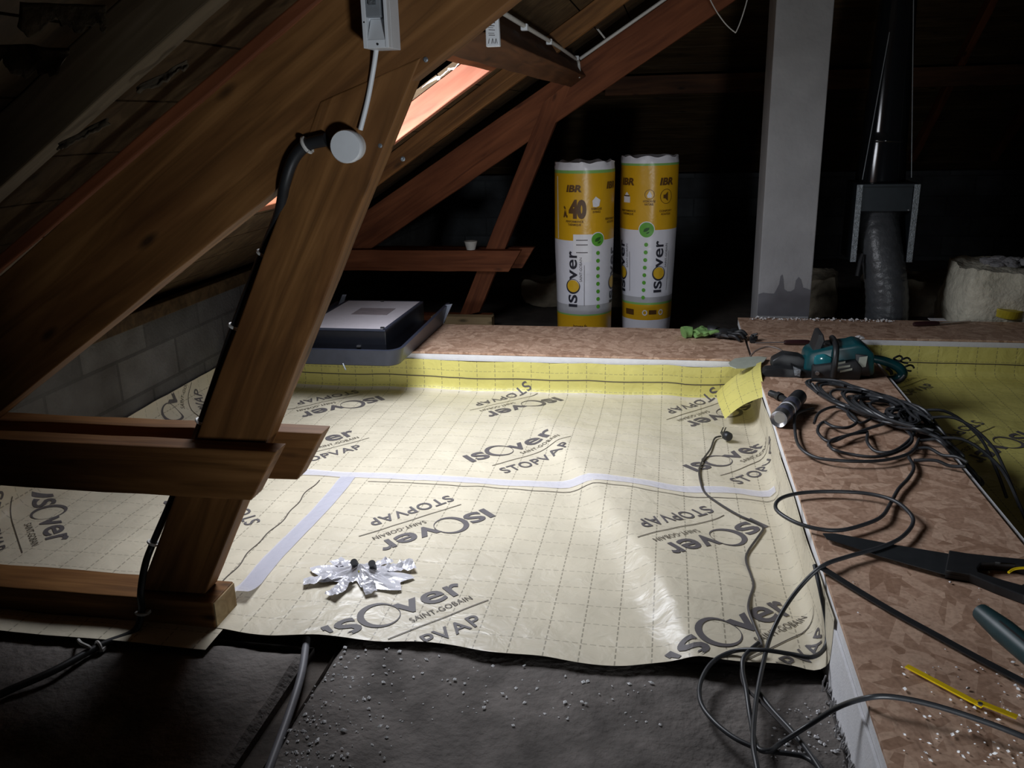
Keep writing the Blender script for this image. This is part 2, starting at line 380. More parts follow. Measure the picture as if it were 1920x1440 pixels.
LOGO_B = Flat(); LOGO_B.add(*text2d('SAINT-GOBAIN', .026, .0, 1.05, width=.215), dx=.235, dy=-.052); LOGO_B.bar(.05, -.088, .485, -.084, 20)

# ------------------------------------------------------------------ structure
FLOOR = MB()
FLOOR.grid(lambda u, v: Vector((u, v, -.045 + .012 * noise.noise(Vector((u * 2, v * 2, 0))) + (.03 * noise.noise(Vector((u * 5, v * 5, 3))) if v > 5.7 else 0))), lin(-3, 7, 60), lin(-1.2, 10.2, 70))
FLOOR.uv = None
build('floor', FLOOR, M_GROUND, kind='structure', smooth=True)
RZ = lambda x: 2.29 + .65 * x           # underside of the roof boards, left slope
SL = math.atan(.65); NRM = Vector((-math.sin(SL), 0, math.cos(SL)))
OX0, OX1, OY0, OY1 = -1.62, -.86, 2.76, 3.97
rf = MB()
def slab(x0, x1, y0, y1, t=.025):
    for (a, b, y) in ((x0, x1, 0),):
        c = [(a, y0), (b, y0), (b, y1), (a, y1)]
        vs = [Vector((p, q, RZ(p))) for p, q in c] + [Vector((p, q, RZ(p))) + NRM * t for p, q in c]
        rf.add(vs, [(3, 2, 1, 0), (4, 5, 6, 7), (0, 1, 5, 4), (1, 2, 6, 5), (2, 3, 7, 6), (3, 0, 4, 7)])
xs = lin(-3.0, 2.2, 30)
for i in range(29):                     # each board is laid along the eaves, with a slight gap and lip
    for (a, b) in ((-2.5, 1.8 + .35 * (i % 3)), (1.8 + .35 * (i % 3), 5.2), (5.2, 10)):
        x0, x1 = xs[i] + .003, xs[i + 1] - .003
        if x1 > OX0 and x0 < OX1 and a < OY1 and b > OY0:
            if a < OY0: slab(x0, x1, a, OY0)
            if b > OY1: slab(x0, x1, OY1, b)
        else: slab(x0, x1, a + .002, b - .002)
build('ceiling', rf, M_DARKW, kind='structure')
rr_ = MB()
for i in range(26):
    x0 = 2.2 + i * .19; z0 = 3.72 - .65 * (x0 - 2.2); z1 = z0 - .65 * .186
    rr_.add([(x0, -2.5, z0), (x0 + .186, -2.5, z1), (x0 + .186, 10, z1), (x0, 10, z0), (x0, -2.5, z0 + .03), (x0 + .186, -2.5, z1 + .03), (x0 + .186, 10, z1 + .03), (x0, 10, z0 + .03)],
            [(0, 1, 2, 3), (7, 6, 5, 4), (0, 4, 5, 1), (1, 5, 6, 2), (2, 6, 7, 3), (3, 7, 4, 0)])
build('ceiling', rr_, M_DARKW, kind='structure')
hp = MB()
for i in range(22):
    y0 = 9.75 - i * .19; z0 = .80 + .7 * (9.75 - y0); z1 = z0 + .7 * .185
    hp.add([(-3, y0, z0), (7, y0, z0), (7, y0 - .185, z1), (-3, y0 - .185, z1), (-3, y0, z0 + .03), (7, y0, z0 + .03), (7, y0 - .185, z1 + .03), (-3, y0 - .185, z1 + .03)],
           [(0, 1, 2, 3), (7, 6, 5, 4), (0, 4, 5, 1), (1, 5, 6, 2), (2, 6, 7, 3), (3, 7, 4, 0)])
build('ceiling', hp, M_DARKW, kind='structure')
build('wall_left', MB().box((-2.62, 3.75, .24), (.2, 12.5, .60)), M_BLOCK, kind='structure')
build('wall_back', MB().box((2, 9.6, .40), (10, .2, .9)), M_BLOCKY, kind='structure')
tb = MB().box((-2.50, 3.75, .575), (.06, 12.4, .07))
build('trim_1', tb, M_DARKW, kind='structure', bevel=.004)

# ------------------------------------------------------------------ roof timbers
def chev(y, label, mat=M_OLD, x0=-2.40, x1=2.15, wid=.10, dep=.055, name='common_rafter', drop=0):
    off = NRM * (-wid / 2 - .002 - drop)
    p0 = Vector((x0, y, RZ(x0))) + off; p1 = Vector((x1, y, RZ(x1))) + off
    o = beam(name, p0, p1, wid, dep, mat); tag(o, label, 'rafter', 'common rafters under the roof boards'); return o
chev(.55, 'brown common rafter nearest the top left corner of the photo', M_OLD)
chev(1.53, 'weathered greyish common rafter with a pale lower edge, second from the top left corner', M_GREYW)
chev(1.88, 'reddish common rafter just above the top edge of the near truss rafter', M_RED, wid=.03, dep=.02, drop=.065)
chev(2.72, 'dark common rafter beside the near edge of the roof window opening')
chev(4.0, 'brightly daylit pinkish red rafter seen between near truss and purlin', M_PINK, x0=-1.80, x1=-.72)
for hx, lb in ((OX0 - .03, 'trimmer board at the lower end of the roof window opening'), (OX1 + .03, 'trimmer board at the upper end of the roof window opening')):
    c_ = Vector((hx, 0, RZ(hx))) - NRM * .055
    o_ = beam('light_stop', c_ + Vector((0, 2.752, 0)), c_ + Vector((0, 3.968, 0)), .045, .11, M_RED, nrm=NRM); tag(o_, lb, 'rafter')  # unseen boards added to clip the window light on the rafters
chev(4.85, 'dim brown common rafter behind the brightly daylit pinkish one', M_OLD)
chev(7.1, 'dark common rafter beyond the far truss, deep in shadow')
def hip(x, label):
    a = Vector((x, 9.4, .80 + .7 * .35 - .06)); b = Vector((x, 6.2, .80 + .7 * 3.55 - .06))
    o = beam('hip_rafter', a, b, .1, .06, M_RED, nrm=(1, 0, 0)); tag(o, label, 'rafter', 'rafters of the far roof slope')
hip(.95, 'dark rafter of the far roof slope left of the flue pipe')
hip(2.35, 'dark rafter of the far roof slope right of the flue pipe')
hip(3.1, 'dark rafter of the far roof slope near the right edge of the photo')
hb = beam('purlin', (-.6, 8.2, 1.70), (4.9, 8.2, 1.70), .16, .08, M_DARKO); tag(hb, 'horizontal dark purlin crossing the far roof slope', 'beam')
# purlin along the left slope, behind the near truss
pm = beam('purlin', (-.665, 2.35, 1.748), (-.665, 8.1, 1.748), .20, .12, M_DARKO, nrm=Vector((math.cos(SL), 0, math.sin(SL)))); tag(pm, 'square brown purlin running back from the near truss, carrying the white conduit', 'beam')

# near truss ---------------------------------------------------------------
TY = 2.10
T1 = thing('roof_truss', (-1.5, TY, 0), 'large brown timber roof truss in the left foreground carrying the white switch box', 'truss', 'roof trusses')
def truss(T, ya, lo, wid, web0, web1, wwid, tie_z, tie_x, tie_l, chord_x, mat, xr):
    y = ya + .035
    a = lambda x: Vector((x, y, lo(x)))
    d = (a(1) - a(0)).normalized(); up = Vector((-d.z, 0, d.x)) * (wid / 2)
    beam('top_chord', a(-2.46) + up, a(xr) + up, wid, .075, mat, T)
    beam('diagonal_web', Vector((web0[0], y - .003, web0[1])), Vector((web1[0], y - .003, web1[1])), wwid, .074, mat, T, cut0=-.05, cut1=-.10)
    for yy, dx in ((ya - .04, 0), (ya + .112, 0.07)):
        beam('tie_beam', (tie_l, yy, tie_z), (tie_x + dx, yy, tie_z), .148, .07, mat, T, cut1=.045)
    beam('bottom_chord', (-2.46, ya + .02, .048), (chord_x, ya + .02, .048), .1, .13, mat, T)
truss(T1, TY, lambda x: 1.125 + .676 * (x + 1.225), .285, (-1.447, .10), (-.715, 1.545), .19, .528, -1.07, -2.44, -1.295, M_OLD, .6)
# the pale freshly cut chord end and a packing block on top of the web
build('end_grain', MB().box((-1.2935, TY + .02, .048), (.006, .122, .092)), M_PALE, T1, label='pale cut end of the chord')
build('knot_patch', MB().lathe([(.0, .0), (.014, .001), (.0, .002)], (-1.29, TY - .001, .26), (0, -1, 0), 12), M_PALE, T1, label='pale chipped patch')
for (x, z) in ((-.70, 1.392), (-.645, 1.36), (-.575, 1.585)):
    build('nail_head', MB().lathe([(.006, 0), (.006, .004), (.003, .006)], (x, TY, z), (0, -1, 0), 10), M_GALV, T1)
# far truss
T2 = thing('roof_truss', (-1.5, 5.95, 0), 'reddish brown timber roof truss standing behind the grey roof window unit', 'truss', 'roof trusses')
truss(T2, 5.95, lambda x: .559 + .625 * (x + 2.129), .235, (-1.40, .10), (-.74, 1.62), .125, .50, -1.045, -2.44, -1.24, M_RED, 2.3)
build('end_grain', MB().box((-1.2385, 5.97, .048), (.006, .122, .092)), M_PALE, T2, label='pale cut end of the chord')
pb = MB().box((-1.42, 5.83, .06), (.44, .09, .12)); tag(build('wood_block', pb, M_PALE, loc=(-1.42, 5.83, 0), bevel=.003), 'pale timber block at the foot of the far truss', 'block')
build_ = MB().lathe([(.03, 0), (.045, .055), (.047, .06), (.044, .06), (.028, .004)], (-1.36, 5.91, .575), n=20)
tag(build('plastic_cup', build_, M_WARM, loc=(-1.36, 5.91, .575), smooth=True), 'small pale plastic cup standing on the far truss tie beam', 'cup')

# ------------------------------------------------------------------ vapour barrier
RID = [(-.70, 4.30), (-.662, 4.18), (-.274, 3.219), (-.006, 2.533), (.118, 2.114), (.15, 2.0)]
def relief(x, y):
    z = .010 * noise.noise(Vector((x * 1.6, y * 1.6, 0))) + .006 * noise.noise(Vector((x * 4.5, y * 3.5, 5))) + .0025 * noise.noise(Vector((x * 12, y * 9, 9)))
    # the long soft crease
    for i in range(len(RID) - 1):
        (x0, y0), (x1, y1) = RID[i], RID[i + 1]
        if y1 <= y <= y0 or (i == 0 and y > y0):
            t = (y0 - y) / (y0 - y1); xc = x0 + (x1 - x0) * t; d = (x - xc) * .93
            fade = max(0, min(1, (4.35 - y) / .5)); a = (.026 + .040 * min(1, max(0, (4.2 - y) / 2))) * fade
            z += a * (math.exp(-(d / .065) ** 2) if d < 0 else math.exp(-(d / .26) ** 2)); break
    # draped waves on the right and lifted front hem
    if x > -.2: z += .005 * math.sin((x * 2 + y) * 9) * min(1, (x + .2) * 2)
    e = math.exp(-max(0, y - 2.05) / .10) if y < 3 else 0
    z += e * (.001 + .011 * max(0, min(1, (x + .1) * 3)) * (1 + math.sin(x * 21 + .8)) + .004 * math.sin(x * 11))
    t_ = max(0, min(1, (2.45 - y) / .35)); t_ = t_ * t_ * (3 - 2 * t_); z = z * (1 - .5 * t_) + .002 * t_
    z += .02 * math.exp(-((x + .95) / .12) ** 2 - ((y - 2.38) / .11) ** 2)
    return z + .012
def fold(s, r=.05):
    """arc-length s past the fold -> (forward, up)"""
    q = r * math.pi / 2
    if s <= 0: return s, 0
    if s < q: return r * math.sin(s / r), r * (1 - math.cos(s / r))
    return r, r + s - q
def surf(u, v, lift=0.0, right=.40, back=4.38, left=-2.42):
    x, y, z = u, v, relief(min(u, right), min(v, back)); nx = ny = 0.0; nz = 1.0
    if u > right: f, up = fold(u - right); x = right + f; z += up; a = min(1, up / .05); nx = -a; nz = 1 - a
    if u < left: f, up = fold(left - u, .08); x = left - f; z += up; a = min(1, up / .08); nx = a; nz = 1 - a
    if v > back: f, up = fold(v - back); y = back + f; z += up; a = min(1, up / .05); ny = -a; nz = min(nz, 1 - a)
    n = Vector((nx, ny, max(nz, .02))).normalized()
    return Vector((x, y, z)) + n * lift
def printed(parent, logos, lines=(), keep=None, S=surf):
    thin = MB()
    for (ox, oy, ang) in logos:
        c, s = math.cos(math.radians(ang)), math.sin(math.radians(ang))
        ink = MB()
        for fl, tgt, mi in ((LOGO_A, ink, 0), (LOGO_B, ink, 1)):
            uv = [(ox + a * c - b * s, oy + a * s + b * c) for a, b in fl.v]
            fs = [f for f in fl.f if keep is None or all(keep(*uv[i]) for i in f)]
            used = sorted({i for f in fs for i in f}); mp = {i: k for k, i in enumerate(used)}
            tgt.add([S(*uv[i], .0022) for i in used], [tuple(mp[i] for i in f) for f in fs], mi)
        if ink.f: build('printed_lettering', ink, [M_INK, M_LINE], parent)
    for ln, wdt in lines:
        n = len(ln); vs = []
        for i, (a, b) in enumerate(ln):
            j = min(i, n - 2); dx, dy = ln[j + 1][0] - ln[j][0], ln[j + 1][1] - ln[j][1]; l = math.hypot(dx, dy)
            for sg in (-1, 1): vs.append(S(a - dy / l * sg * wdt / 2, b + dx / l * sg * wdt / 2, .0022))
        thin.add(vs, [(2 * i, 2 * i + 2, 2 * i + 3, 2 * i + 1) for i in range(n - 1)])
    if thin.f: build('printed_line', thin, M_LINE, parent)
def sheet(label, u0, u1, v0, v1, lift, logos, lines=(), nu=110, nv=110, front=None, S=surf, yel=None):
    T = thing('vapour_barrier', ((u0 + u1) / 2, (v0 + v1) / 2, 0), label, 'membrane', 'vapour barrier sheets')
    mb = MB()
    us, vs = lin(u0, u1, nu), lin(v0, v1, nv)
    def fn(u, v):
        if front and v < v0 + .12: v = v + front(u) * (1 - (v - v0) / .12)
        return S(u, v, lift)
    keep = lambda u, v: not ((u > .42 or u < -2.46) and v > 4.40)
    mb.grid(fn, us, vs, keep if S is surf else None)
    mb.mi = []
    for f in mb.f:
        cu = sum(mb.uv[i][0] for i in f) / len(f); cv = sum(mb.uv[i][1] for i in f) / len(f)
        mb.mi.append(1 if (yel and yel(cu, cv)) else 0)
    build('film', mb, [M_FILM, M_YEL], T, smooth=True)
    printed(T, logos, lines, lambda u, v: u0 < u < u1 and v0 + .012 < v < v1, lambda u, v, l: S(u, v, l + lift))
    return T
wav = lambda pts, a=.006: [(p[0], p[1] + a * math.sin(p[0] * 17) + a * .6 * math.sin(p[0] * 41)) for p in pts]
VA = sheet('cream vapour barrier sheet in the foreground with the foil patch and a ragged front hem', -1.30, .40 + .205, 2.052, 3.27, .004,
           [(-.666, 2.959, 225), (.33, 2.985, 225), (-.92, 2.03, 45), (.08, 2.03, 45)],
           [(wav([(x, 3.155) for x in lin(-1.2, .52, 60)], .004), .004)], front=lambda u: .012 * math.sin(u * 7) + .007 * math.sin(u * 19 + 1), nv=90, yel=None)
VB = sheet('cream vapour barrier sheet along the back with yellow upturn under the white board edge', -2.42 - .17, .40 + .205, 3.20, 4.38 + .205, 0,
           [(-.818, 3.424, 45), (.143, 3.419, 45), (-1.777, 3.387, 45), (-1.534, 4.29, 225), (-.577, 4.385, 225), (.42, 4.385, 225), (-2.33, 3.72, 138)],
           [([(x, 4.49) for x in lin(-2.4, .395, 60)], .005)], nu=150, yel=lambda u, v: v > 4.42)  # upright faces take the film copy without sheen
VC = sheet('cream vapour barrier sheet on the left, under the near truss, printed sideways', -2.42 - .17, -1.27, 1.95, 3.26, .002,
           [(-2.50, 2.80, -45), (-1.581, 2.583, 135), (-2.5, 1.85, -45)],
           [([(-1.41 + .006 * math.sin(y * 14) + .004 * math.sin(y * 37), y) for y in lin(2.25, 3.15, 50)], .004)], nu=80, nv=80)
def surfR(u, v, lift=0.0):
    z = .03 * noise.noise(Vector((u * 2, v * 2, 20))) + .008 * noise.noise(Vector((u * 6, v * 6, 3))) + .015; y = v; n = Vector((0, 0, 1))
    if v > 4.91:
        f, up = fold(v - 4.91); y = 4.91 + f; z = .015 + up + (z - .015) * max(0, 1 - up * 8); a = min(1, up / .05); n = Vector((0, -a, 1 - a + .02)).normalized()
    return Vector((u, y, z)) + n * lift
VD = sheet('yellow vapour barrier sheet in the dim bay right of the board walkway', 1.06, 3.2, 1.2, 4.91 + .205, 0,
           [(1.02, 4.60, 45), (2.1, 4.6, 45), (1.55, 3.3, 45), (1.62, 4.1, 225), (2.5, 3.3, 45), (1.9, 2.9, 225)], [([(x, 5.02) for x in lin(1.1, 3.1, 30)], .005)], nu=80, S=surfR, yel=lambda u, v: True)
# turned over corner of film beside the chainsaw
def flapf(u, v):
    A, B, Cc, D = Vector((.475, 4.30, .262)), Vector((.27, 4.40, .06)), Vector((.470, 3.96, .19)), Vector((.295, 4.06, .035))
    p = (A * (1 - u) + B * u) * (1 - v) + (Cc * (1 - u) + D * u) * v
    bul = math.sin(u * math.pi) * .02 + math.sin(v * math.pi) * .03
    return p + Vector((-.5, -.3, .8)) * bul
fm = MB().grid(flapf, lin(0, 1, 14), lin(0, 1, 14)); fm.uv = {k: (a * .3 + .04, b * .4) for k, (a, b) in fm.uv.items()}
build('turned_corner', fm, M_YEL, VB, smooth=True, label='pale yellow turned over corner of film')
# clear tapes
def tape(pts, wid, mat, label, lift=.006, S=surf, curl=False):
    T = thing('adhesive_tape', (pts[0][0], pts[0][1], 0), label, 'tape', 'clear joint tapes'); mb = MB(); n = len(pts); rows = []
    for i, (a, b) in enumerate(pts):
        j = min(max(i, 1), n - 2); dx, dy = pts[j + 1][0] - pts[j - 1][0], pts[j + 1][1] - pts[j - 1][1]; l = math.hypot(dx, dy)
        rows.append([S(a - dy / l * q * wid / 2, b + dx / l * q * wid / 2, lift + .003 * abs(noise.noise(Vector((a * 14, b * 14, q * 3)))) + (.03 * max(0, 1 - i / 5) ** 2 if curl else 0)) for q in (-1, -.33, .33, 1)])
    mb.add([p for r in rows for p in r], [(i * 4 + k, i * 4 + k + 1, i * 4 + k + 5, i * 4 + k + 4) for i in range(n - 1) for k in range(3)])
    build('tape_strip', mb, mat, T, smooth=True); return T
tape([(x, 3.225 + .008 * math.sin(x * 2.2)) for x in lin(-2.0, .455, 70)], .062, M_TAPE, 'long clear tape strip joining the front and back membrane sheets')
tape([(-1.30 + .008 * math.sin(y * 7), y) for y in lin(2.21, 3.20, 40)], .066, M_TAPE2, 'shorter greyish clear tape strip joining the left and front membrane sheets', curl=True)

# foil patch with cable ends
def patch(px, py):
    mb = MB(); n = 44; rg = 7; vs = []
    c = Vector((-.955, 2.385))
    for j in range(rg + 1):
        for k in range(n):
            a = k * 2 * math.pi / n; R = .105 + .045 * math.cos(2 * a + .3) + .035 * noise.noise(Vector((math.cos(a) * 2.2, math.sin(a) * 2.2, 4))) + .018 * math.sin(a * 9)
            r = R * (j / rg); x, y = c.x + r * math.cos(a) * 1.1, c.y + r * math.sin(a)
            vs.append(surf(x, y, .010 + .030 * (1 - j / rg) ** 2 + .014 * abs(noise.noise(Vector((x * 40, y * 40, 2))))))
    mb.add(vs, [(j * n + k, j * n + (k + 1) % n, (j + 1) * n + (k + 1) % n, (j + 1) * n + k) for j in range(rg) for k in range(n)])
    T = thing('foil_patch', (c.x, c.y, .0), 'crinkled shiny clear tape patch around a cable outlet on the foreground membrane', 'patch')
    build('crinkled_tape', mb, M_FOIL, T)
    for a, l0, l1, wd in ((3.5, .05, .185, .05), (4.35, .05, .15, .045), (.55, .05, .18, .05), (1.1, .04, .13, .04), (2.5, .05, .16, .05), (5.3, .05, .13, .04)):
        m2 = MB(); vs = []; ca, sa = math.cos(a), math.sin(a); kk = 12
        for i in range(kk + 1):
            d_ = l0 + (l1 - l0) * i / kk
            for q in (-1, -.5, 0, .5, 1):
                x, y = c.x + d_ * ca - q * wd / 2 * sa, c.y + d_ * sa + q * wd / 2 * ca
                vs.append(surf(x, y, .014 + .020 * abs(noise.noise(Vector((x * 55, y * 55, a)))) * (1 + q * .3)))
        m2.add(vs, [(i * 5 + k, i * 5 + k + 1, i * 5 + k + 6, i * 5 + k + 5) for i in range(kk) for k in range(4)])
        build('tape_piece', m2, M_FOIL, T)
patch(0, 0)
ST = thing('cable_stub', (-.945, 2.385, .03), 'pair of short black cable ends with a yellow wire poking through the shiny patch', 'cable')
for dx in (-.028, .028):
    build('sleeve', MB().tube([(-.945 + dx, 2.40, .03), (-.945 + dx * 1.05, 2.392, .062), (-.945 + dx * 1.1, 2.38, .082)], .012, 12, sm=4), M_BLACK, ST, smooth=True)
build('wire', MB().tube([(-.975, 2.385, .055), (-.962, 2.372, .052), (-.928, 2.372, .053), (-.915, 2.385, .055)], .006, 8, sm=4), plain('yellow_green_wire', (.45, .42, .05), .4), ST, smooth=True)

# ------------------------------------------------------------------ front insulation boards and grey pipe in their joint
def slabtop(name, label, x0, x1, y0, y1, zf, seed):
    mb = MB(); us, vs = lin(x0, x1, 60), lin(y0, y1, 50)
    mb.grid(lambda u, v: Vector((u, v, zf(u, v) + .010 * noise.noise(Vector((u * 6, v * 6, seed))) + .005 * noise.noise(Vector((u * 25, v * 25, seed))) - (.03 if u in (us[0], us[-1]) or v in (vs[0], vs[-1]) else 0))), us, vs)
    mb.uv = None
    e = [(x0, y0), (x1, y0), (x1, y1), (x0, y1)]
    b = len(mb.v); mb.add([(p[0], p[1], -.05) for p in e] + [(p[0], p[1], -.02) for p in e], [(0, 1, 5, 4), (1, 2, 6, 5), (2, 3, 7, 6), (3, 0, 4, 7)])
    return tag(build(name, mb, M_BOARD, loc=((x0 + x1) / 2, (y0 + y1) / 2, -.045), smooth=True), label, 'insulation', 'old insulation boards in the foreground')
sx = lambda v: 0
slabtop('insulation_board', 'dark grey old insulation board sprinkled with white crumbs, right of the grey pipe', -.915, .458, -.6, 2.16, lambda u, v: -.006 + (.030 * max(0, (u + .1) / .55) ** 2) * (1 if v < 1.98 else max(0, 1 - (v - 1.98) / .12)), 3)
slabtop('insulation_board', 'dark grey old insulation board left of the grey pipe, under the black conduit', -2.5, -.985, -.6, 2.05, lambda u, v: -.010, 8)
gp = MB().tube([onZ(575, 1198, -.006), onZ(566, 1260, -.006), onZ(545, 1330, -.008), onZ(505, 1440, -.008), Vector((-.83, 1.2, -.008))], .011, 12, sm=6)
tag(build('grey_pipe', gp, plain('grey_pvc', (.16, .16, .175), .5), loc=(-.93, 1.7, -.02), smooth=True), 'thin grey pipe lying in the joint between the two old insulation boards', 'pipe')

# ------------------------------------------------------------------ board walkways
def panel(label, x0, x1, y0, y1, zt=.23, foam=.036, osb=.012, joists=(), lip=0):
    T = thing('board_panel', ((x0 + x1) / 2, (y0 + y1) / 2, zt - foam - osb), label, 'board', 'floor boards of the walkway')
    build('wood_sheet', MB().box(((x0 + x1) / 2, (y0 + y1) / 2, zt - osb / 2), (x1 - x0, y1 - y0, osb)), M_OSB, T, bevel=.0015)
    mb = MB().box(((x0 + x1 + lip) / 2, (y0 + y1) / 2, zt - osb - foam / 2 - .0004), (x1 + lip - x0 - .002, y1 - y0 - .002, foam))
    build('foam_backing', mb, M_FOAM, T, bevel=.002, label='white foam layer under the wood sheet')
    for (a, b, c, d) in joists:
        build('joist', MB().box(((a + b) / 2, (c + d) / 2, (zt - foam - osb - .046) / 2 - .001), (b - a, d - c, zt - foam - osb + .042)), M_PALE, T)
panel('light wood strand board panel at the back carrying the grey roof window unit', -2.45, .438, 4.443, 5.10, joists=[(-2.40, .40, 4.46, 4.53), (-2.4, .4, 5.0, 5.07)])
panel('long wood strand board walkway on the right under the tangled black cable', .4525, 1.045, .55, 4.955, joists=[(.475, .53, .6, 4.9), (.97, 1.03, .6, 4.9)], lip=.028)
wk = [o for o in bpy.data.objects if o.type == 'EMPTY' and o.name.startswith('board_panel')][-1]
build('side_board', MB().box((.4505, 1.36, .0905), (.007, 1.6, .181)), M_FOAM, wk, label='white upright side board')
panel('wood strand board panel in front of the concrete pillar and the duct', .440, 2.9, 4.968, 5.43, joists=[(.5, 2.85, 4.99, 5.05), (.5, 2.85, 5.33, 5.40)])

# ------------------------------------------------------------------ knick-knacks on the near truss
SB = thing('switch_box', (-.66, TY - .045, 1.60), 'white plastic switch box screwed to the near truss rafter', 'electrical box')
x0, x1, yF, yB, z0, z1 = -.695, -.635, TY - .092, TY - .001, 1.608, 1.86
mb = MB()
mb.box((-.665, (yF + yB) / 2 + .012, (z0 + z1) / 2), (x1 - x0, yB - yF - .024, z1 - z0))
mb.box((x0 + .005, yF + .012, (z0 + z1) / 2), (.010, .024, z1 - z0)); mb.box((x1 - .004, yF + .012, (z0 + z1) / 2), (.008, .024, z1 - z0))
mb.prism([(x0 + .01, z0), (x1 - .008, z0), (x1 - .008, z0 + .018), (x0 + .01, z0 + .018)], 'y', yF + .002, yF + .026)
mb.add([(x0 + .010, yF + .003, z0 + .018), (x1 - .008, yF + .003, z0 + .018), (x1 - .012, yF + .022, z0 + .062), (x0 + .014, yF + .022, z0 + .062)], [(0, 1, 2, 3)])
build('housing', mb, M_WHITE, SB, bevel=.0012)
bk = build('breaker', MB().box((-.668, yF + .014, z0 + .115), (.036, .022, .10)), M_GREYP, SB, bevel=.002, label='grey circuit breaker')
build('toggle', MB().prism([(yF - .004, z0 + .09), (yF + .006, z0 + .09), (yF + .006, z0 + .115), (yF + .001, z0 + .112)], 'x', -.676, -.660), M_GALV, bk)
for (x, z) in ((-.662, z0 + .008), (-.690, z0 + .055)): build('screw', MB().lathe([(.003, 0), (.002, .002)], (x, yF + .002, z), (0, -1, 0), 8), M_BLACK, SB)
JB = thing('junction_box', (-.775, TY - .03, 1.40), 'round pale grey junction box on the top of the near diagonal web', 'electrical box')
jc = Vector((-.772, TY, 1.392)); ja = Vector((.0, -1, .02))
build('base_ring', MB().lathe([(.036, 0), (.036, .026), (.034, .03)], jc, ja, 32), M_WARM, JB, smooth=True)
build('lid', MB().lathe([(.039, .028), (.0395, .032), (.0395, .048), (.037, .052), (.0, .0525)], jc, ja, 32), M_WHITE, JB, smooth=True)
wc = [Vector((-.688, TY - .022, 1.612)), Vector((-.702, TY - .010, 1.57)), Vector((-.722, TY - .008, 1.50)), Vector((-.745, TY - .012, 1.43))]
tag(build('white_cable', MB().tube(wc, .0062, 10, sm=8), M_WHITE, loc=wc[-1], smooth=True), 'white cable hanging from the switch box to the round junction box', 'cable')
CB = thing('black_conduit', onZ(265, 1180, .02), 'black flexible conduit clipped down the near truss to the insulation boards', 'conduit')
cps = [onY(612, 262, TY - .02), onY(575, 272, TY - .018), onY(550, 299, TY - .018), onY(534, 345, TY - .016), onY(523, 400, TY + .01), onY(493, 475, TY + .035), onY(440, 612, TY + .035), onY(378, 790, TY + .035),
       onY(330, 918, TY + .035), onY(287, 1018, TY + .02), onY(272, 1060, TY - .02), onY(264, 1110, TY - .062), onY(265, 1150, TY - .066), onZ(250, 1185, .015), onZ(185, 1212, .010), onZ(100, 1258, .012), onZ(0, 1302, .012), onZ(-120, 1362, .012)]
build('sleeve', MB().tube(cps, lambda t: .0165 - .006 * min(1, t * 2.2), 12, sm=8), M_BLACK, CB, smooth=True)
for i in (1, 5, 6, 7, 9, 12, 14):
    p = cps[i]; d = (cps[i + 1] - cps[i - 1]).normalized(); r = .0195 if i < 4 else .0145
    mb = MB(); u = d.orthogonal().normalized(); v = d.cross(u)
    mb.tube([p + (u * math.cos(a) + v * math.sin(a)) * r for a in lin(0, 2 * math.pi, 19)], .0045, 6, cap=False)
    mb.box(p + (Vector((0, .012, .0)) if i < 13 else Vector((.012, 0, .0))) + d.cross(Vector((0, 1, 0))) * .014, (.012, .016, .010))
    build('cable_clip', mb, M_WARM, CB, smooth=True)
tag(build('cable_clip', MB().tube([onZ(147, 1200, .01), onZ(152, 1206, .03), onZ(165, 1212, .028), onZ(170, 1216, .01)], .005, 8, sm=4), M_WARM, loc=onZ(155, 1208, 0), smooth=True), 'loose white cable clip on the old insulation beside the conduit', 'clip')

# white conduit on the purlin, hanging label, conduit on the far rafter, thin wire loop
PX = -.585
PC = thing('white_conduit', (PX, 4, 1.80), 'white conduit clipped along the upper edge of the purlin', 'conduit')
build('tube', MB().tube([(PX - .01, 2.42, 1.80), (PX, 2.9, 1.797), (PX, 3.6, 1.795), (PX + .002, 4.6, 1.792), (PX - .004, 5.5, 1.785), (PX - .004, 5.72, 1.78), (PX + .002, 5.73, 1.72), (PX - .002, 5.73, 1.68)], .0095, 10, sm=5), M_WARM, PC, smooth=True)
for y in (2.95, 3.62, 4.35, 5.6): build('cable_clip', MB().box((PX, y, 1.79), (.028, .03, .026)), M_WHITE, PC, bevel=.004)
RC = thing('white_conduit', (-.3, 5.93, 1.9), 'straight white conduit along the upper edge of the far truss rafter', 'conduit')
ru = lambda x, k: Vector((x, 5.93, .559 + .625 * (x + 2.129) + .235 * 1.18 + k))
build('tube', MB().tube([ru(-.60, .012), ru(1.6, .012)], .011, 10), M_WARM, RC, smooth=True)
nl = ru(-.44, .03); build('nail', MB().tube([nl, nl + Vector((-.05, -.02, .06))], .006, 6), M_WARM, RC)
LB = thing('label_tag', (-.52, 2.60, 1.68), 'small white printed label box hanging under the purlin conduit', 'label')
lp = [onY(909, 28, 2.60), onY(934, 31, 2.60), onY(937, 87, 2.60), onY(911, 88, 2.60)]
mb = MB(); mb.add(lp + [p + Vector((0, .02, 0)) for p in lp], [(0, 1, 2, 3), (7, 6, 5, 4), (0, 4, 5, 1), (1, 5, 6, 2), (2, 6, 7, 3), (3, 7, 4, 0)])
build('body', mb, M_WHITE, LB, bevel=.003)
mb = MB()
def lq(a, b): return (lp[0] * (1 - a) + lp[1] * a) * (1 - b) + (lp[3] * (1 - a) + lp[2] * a) * b + Vector((0, -.001, 0))
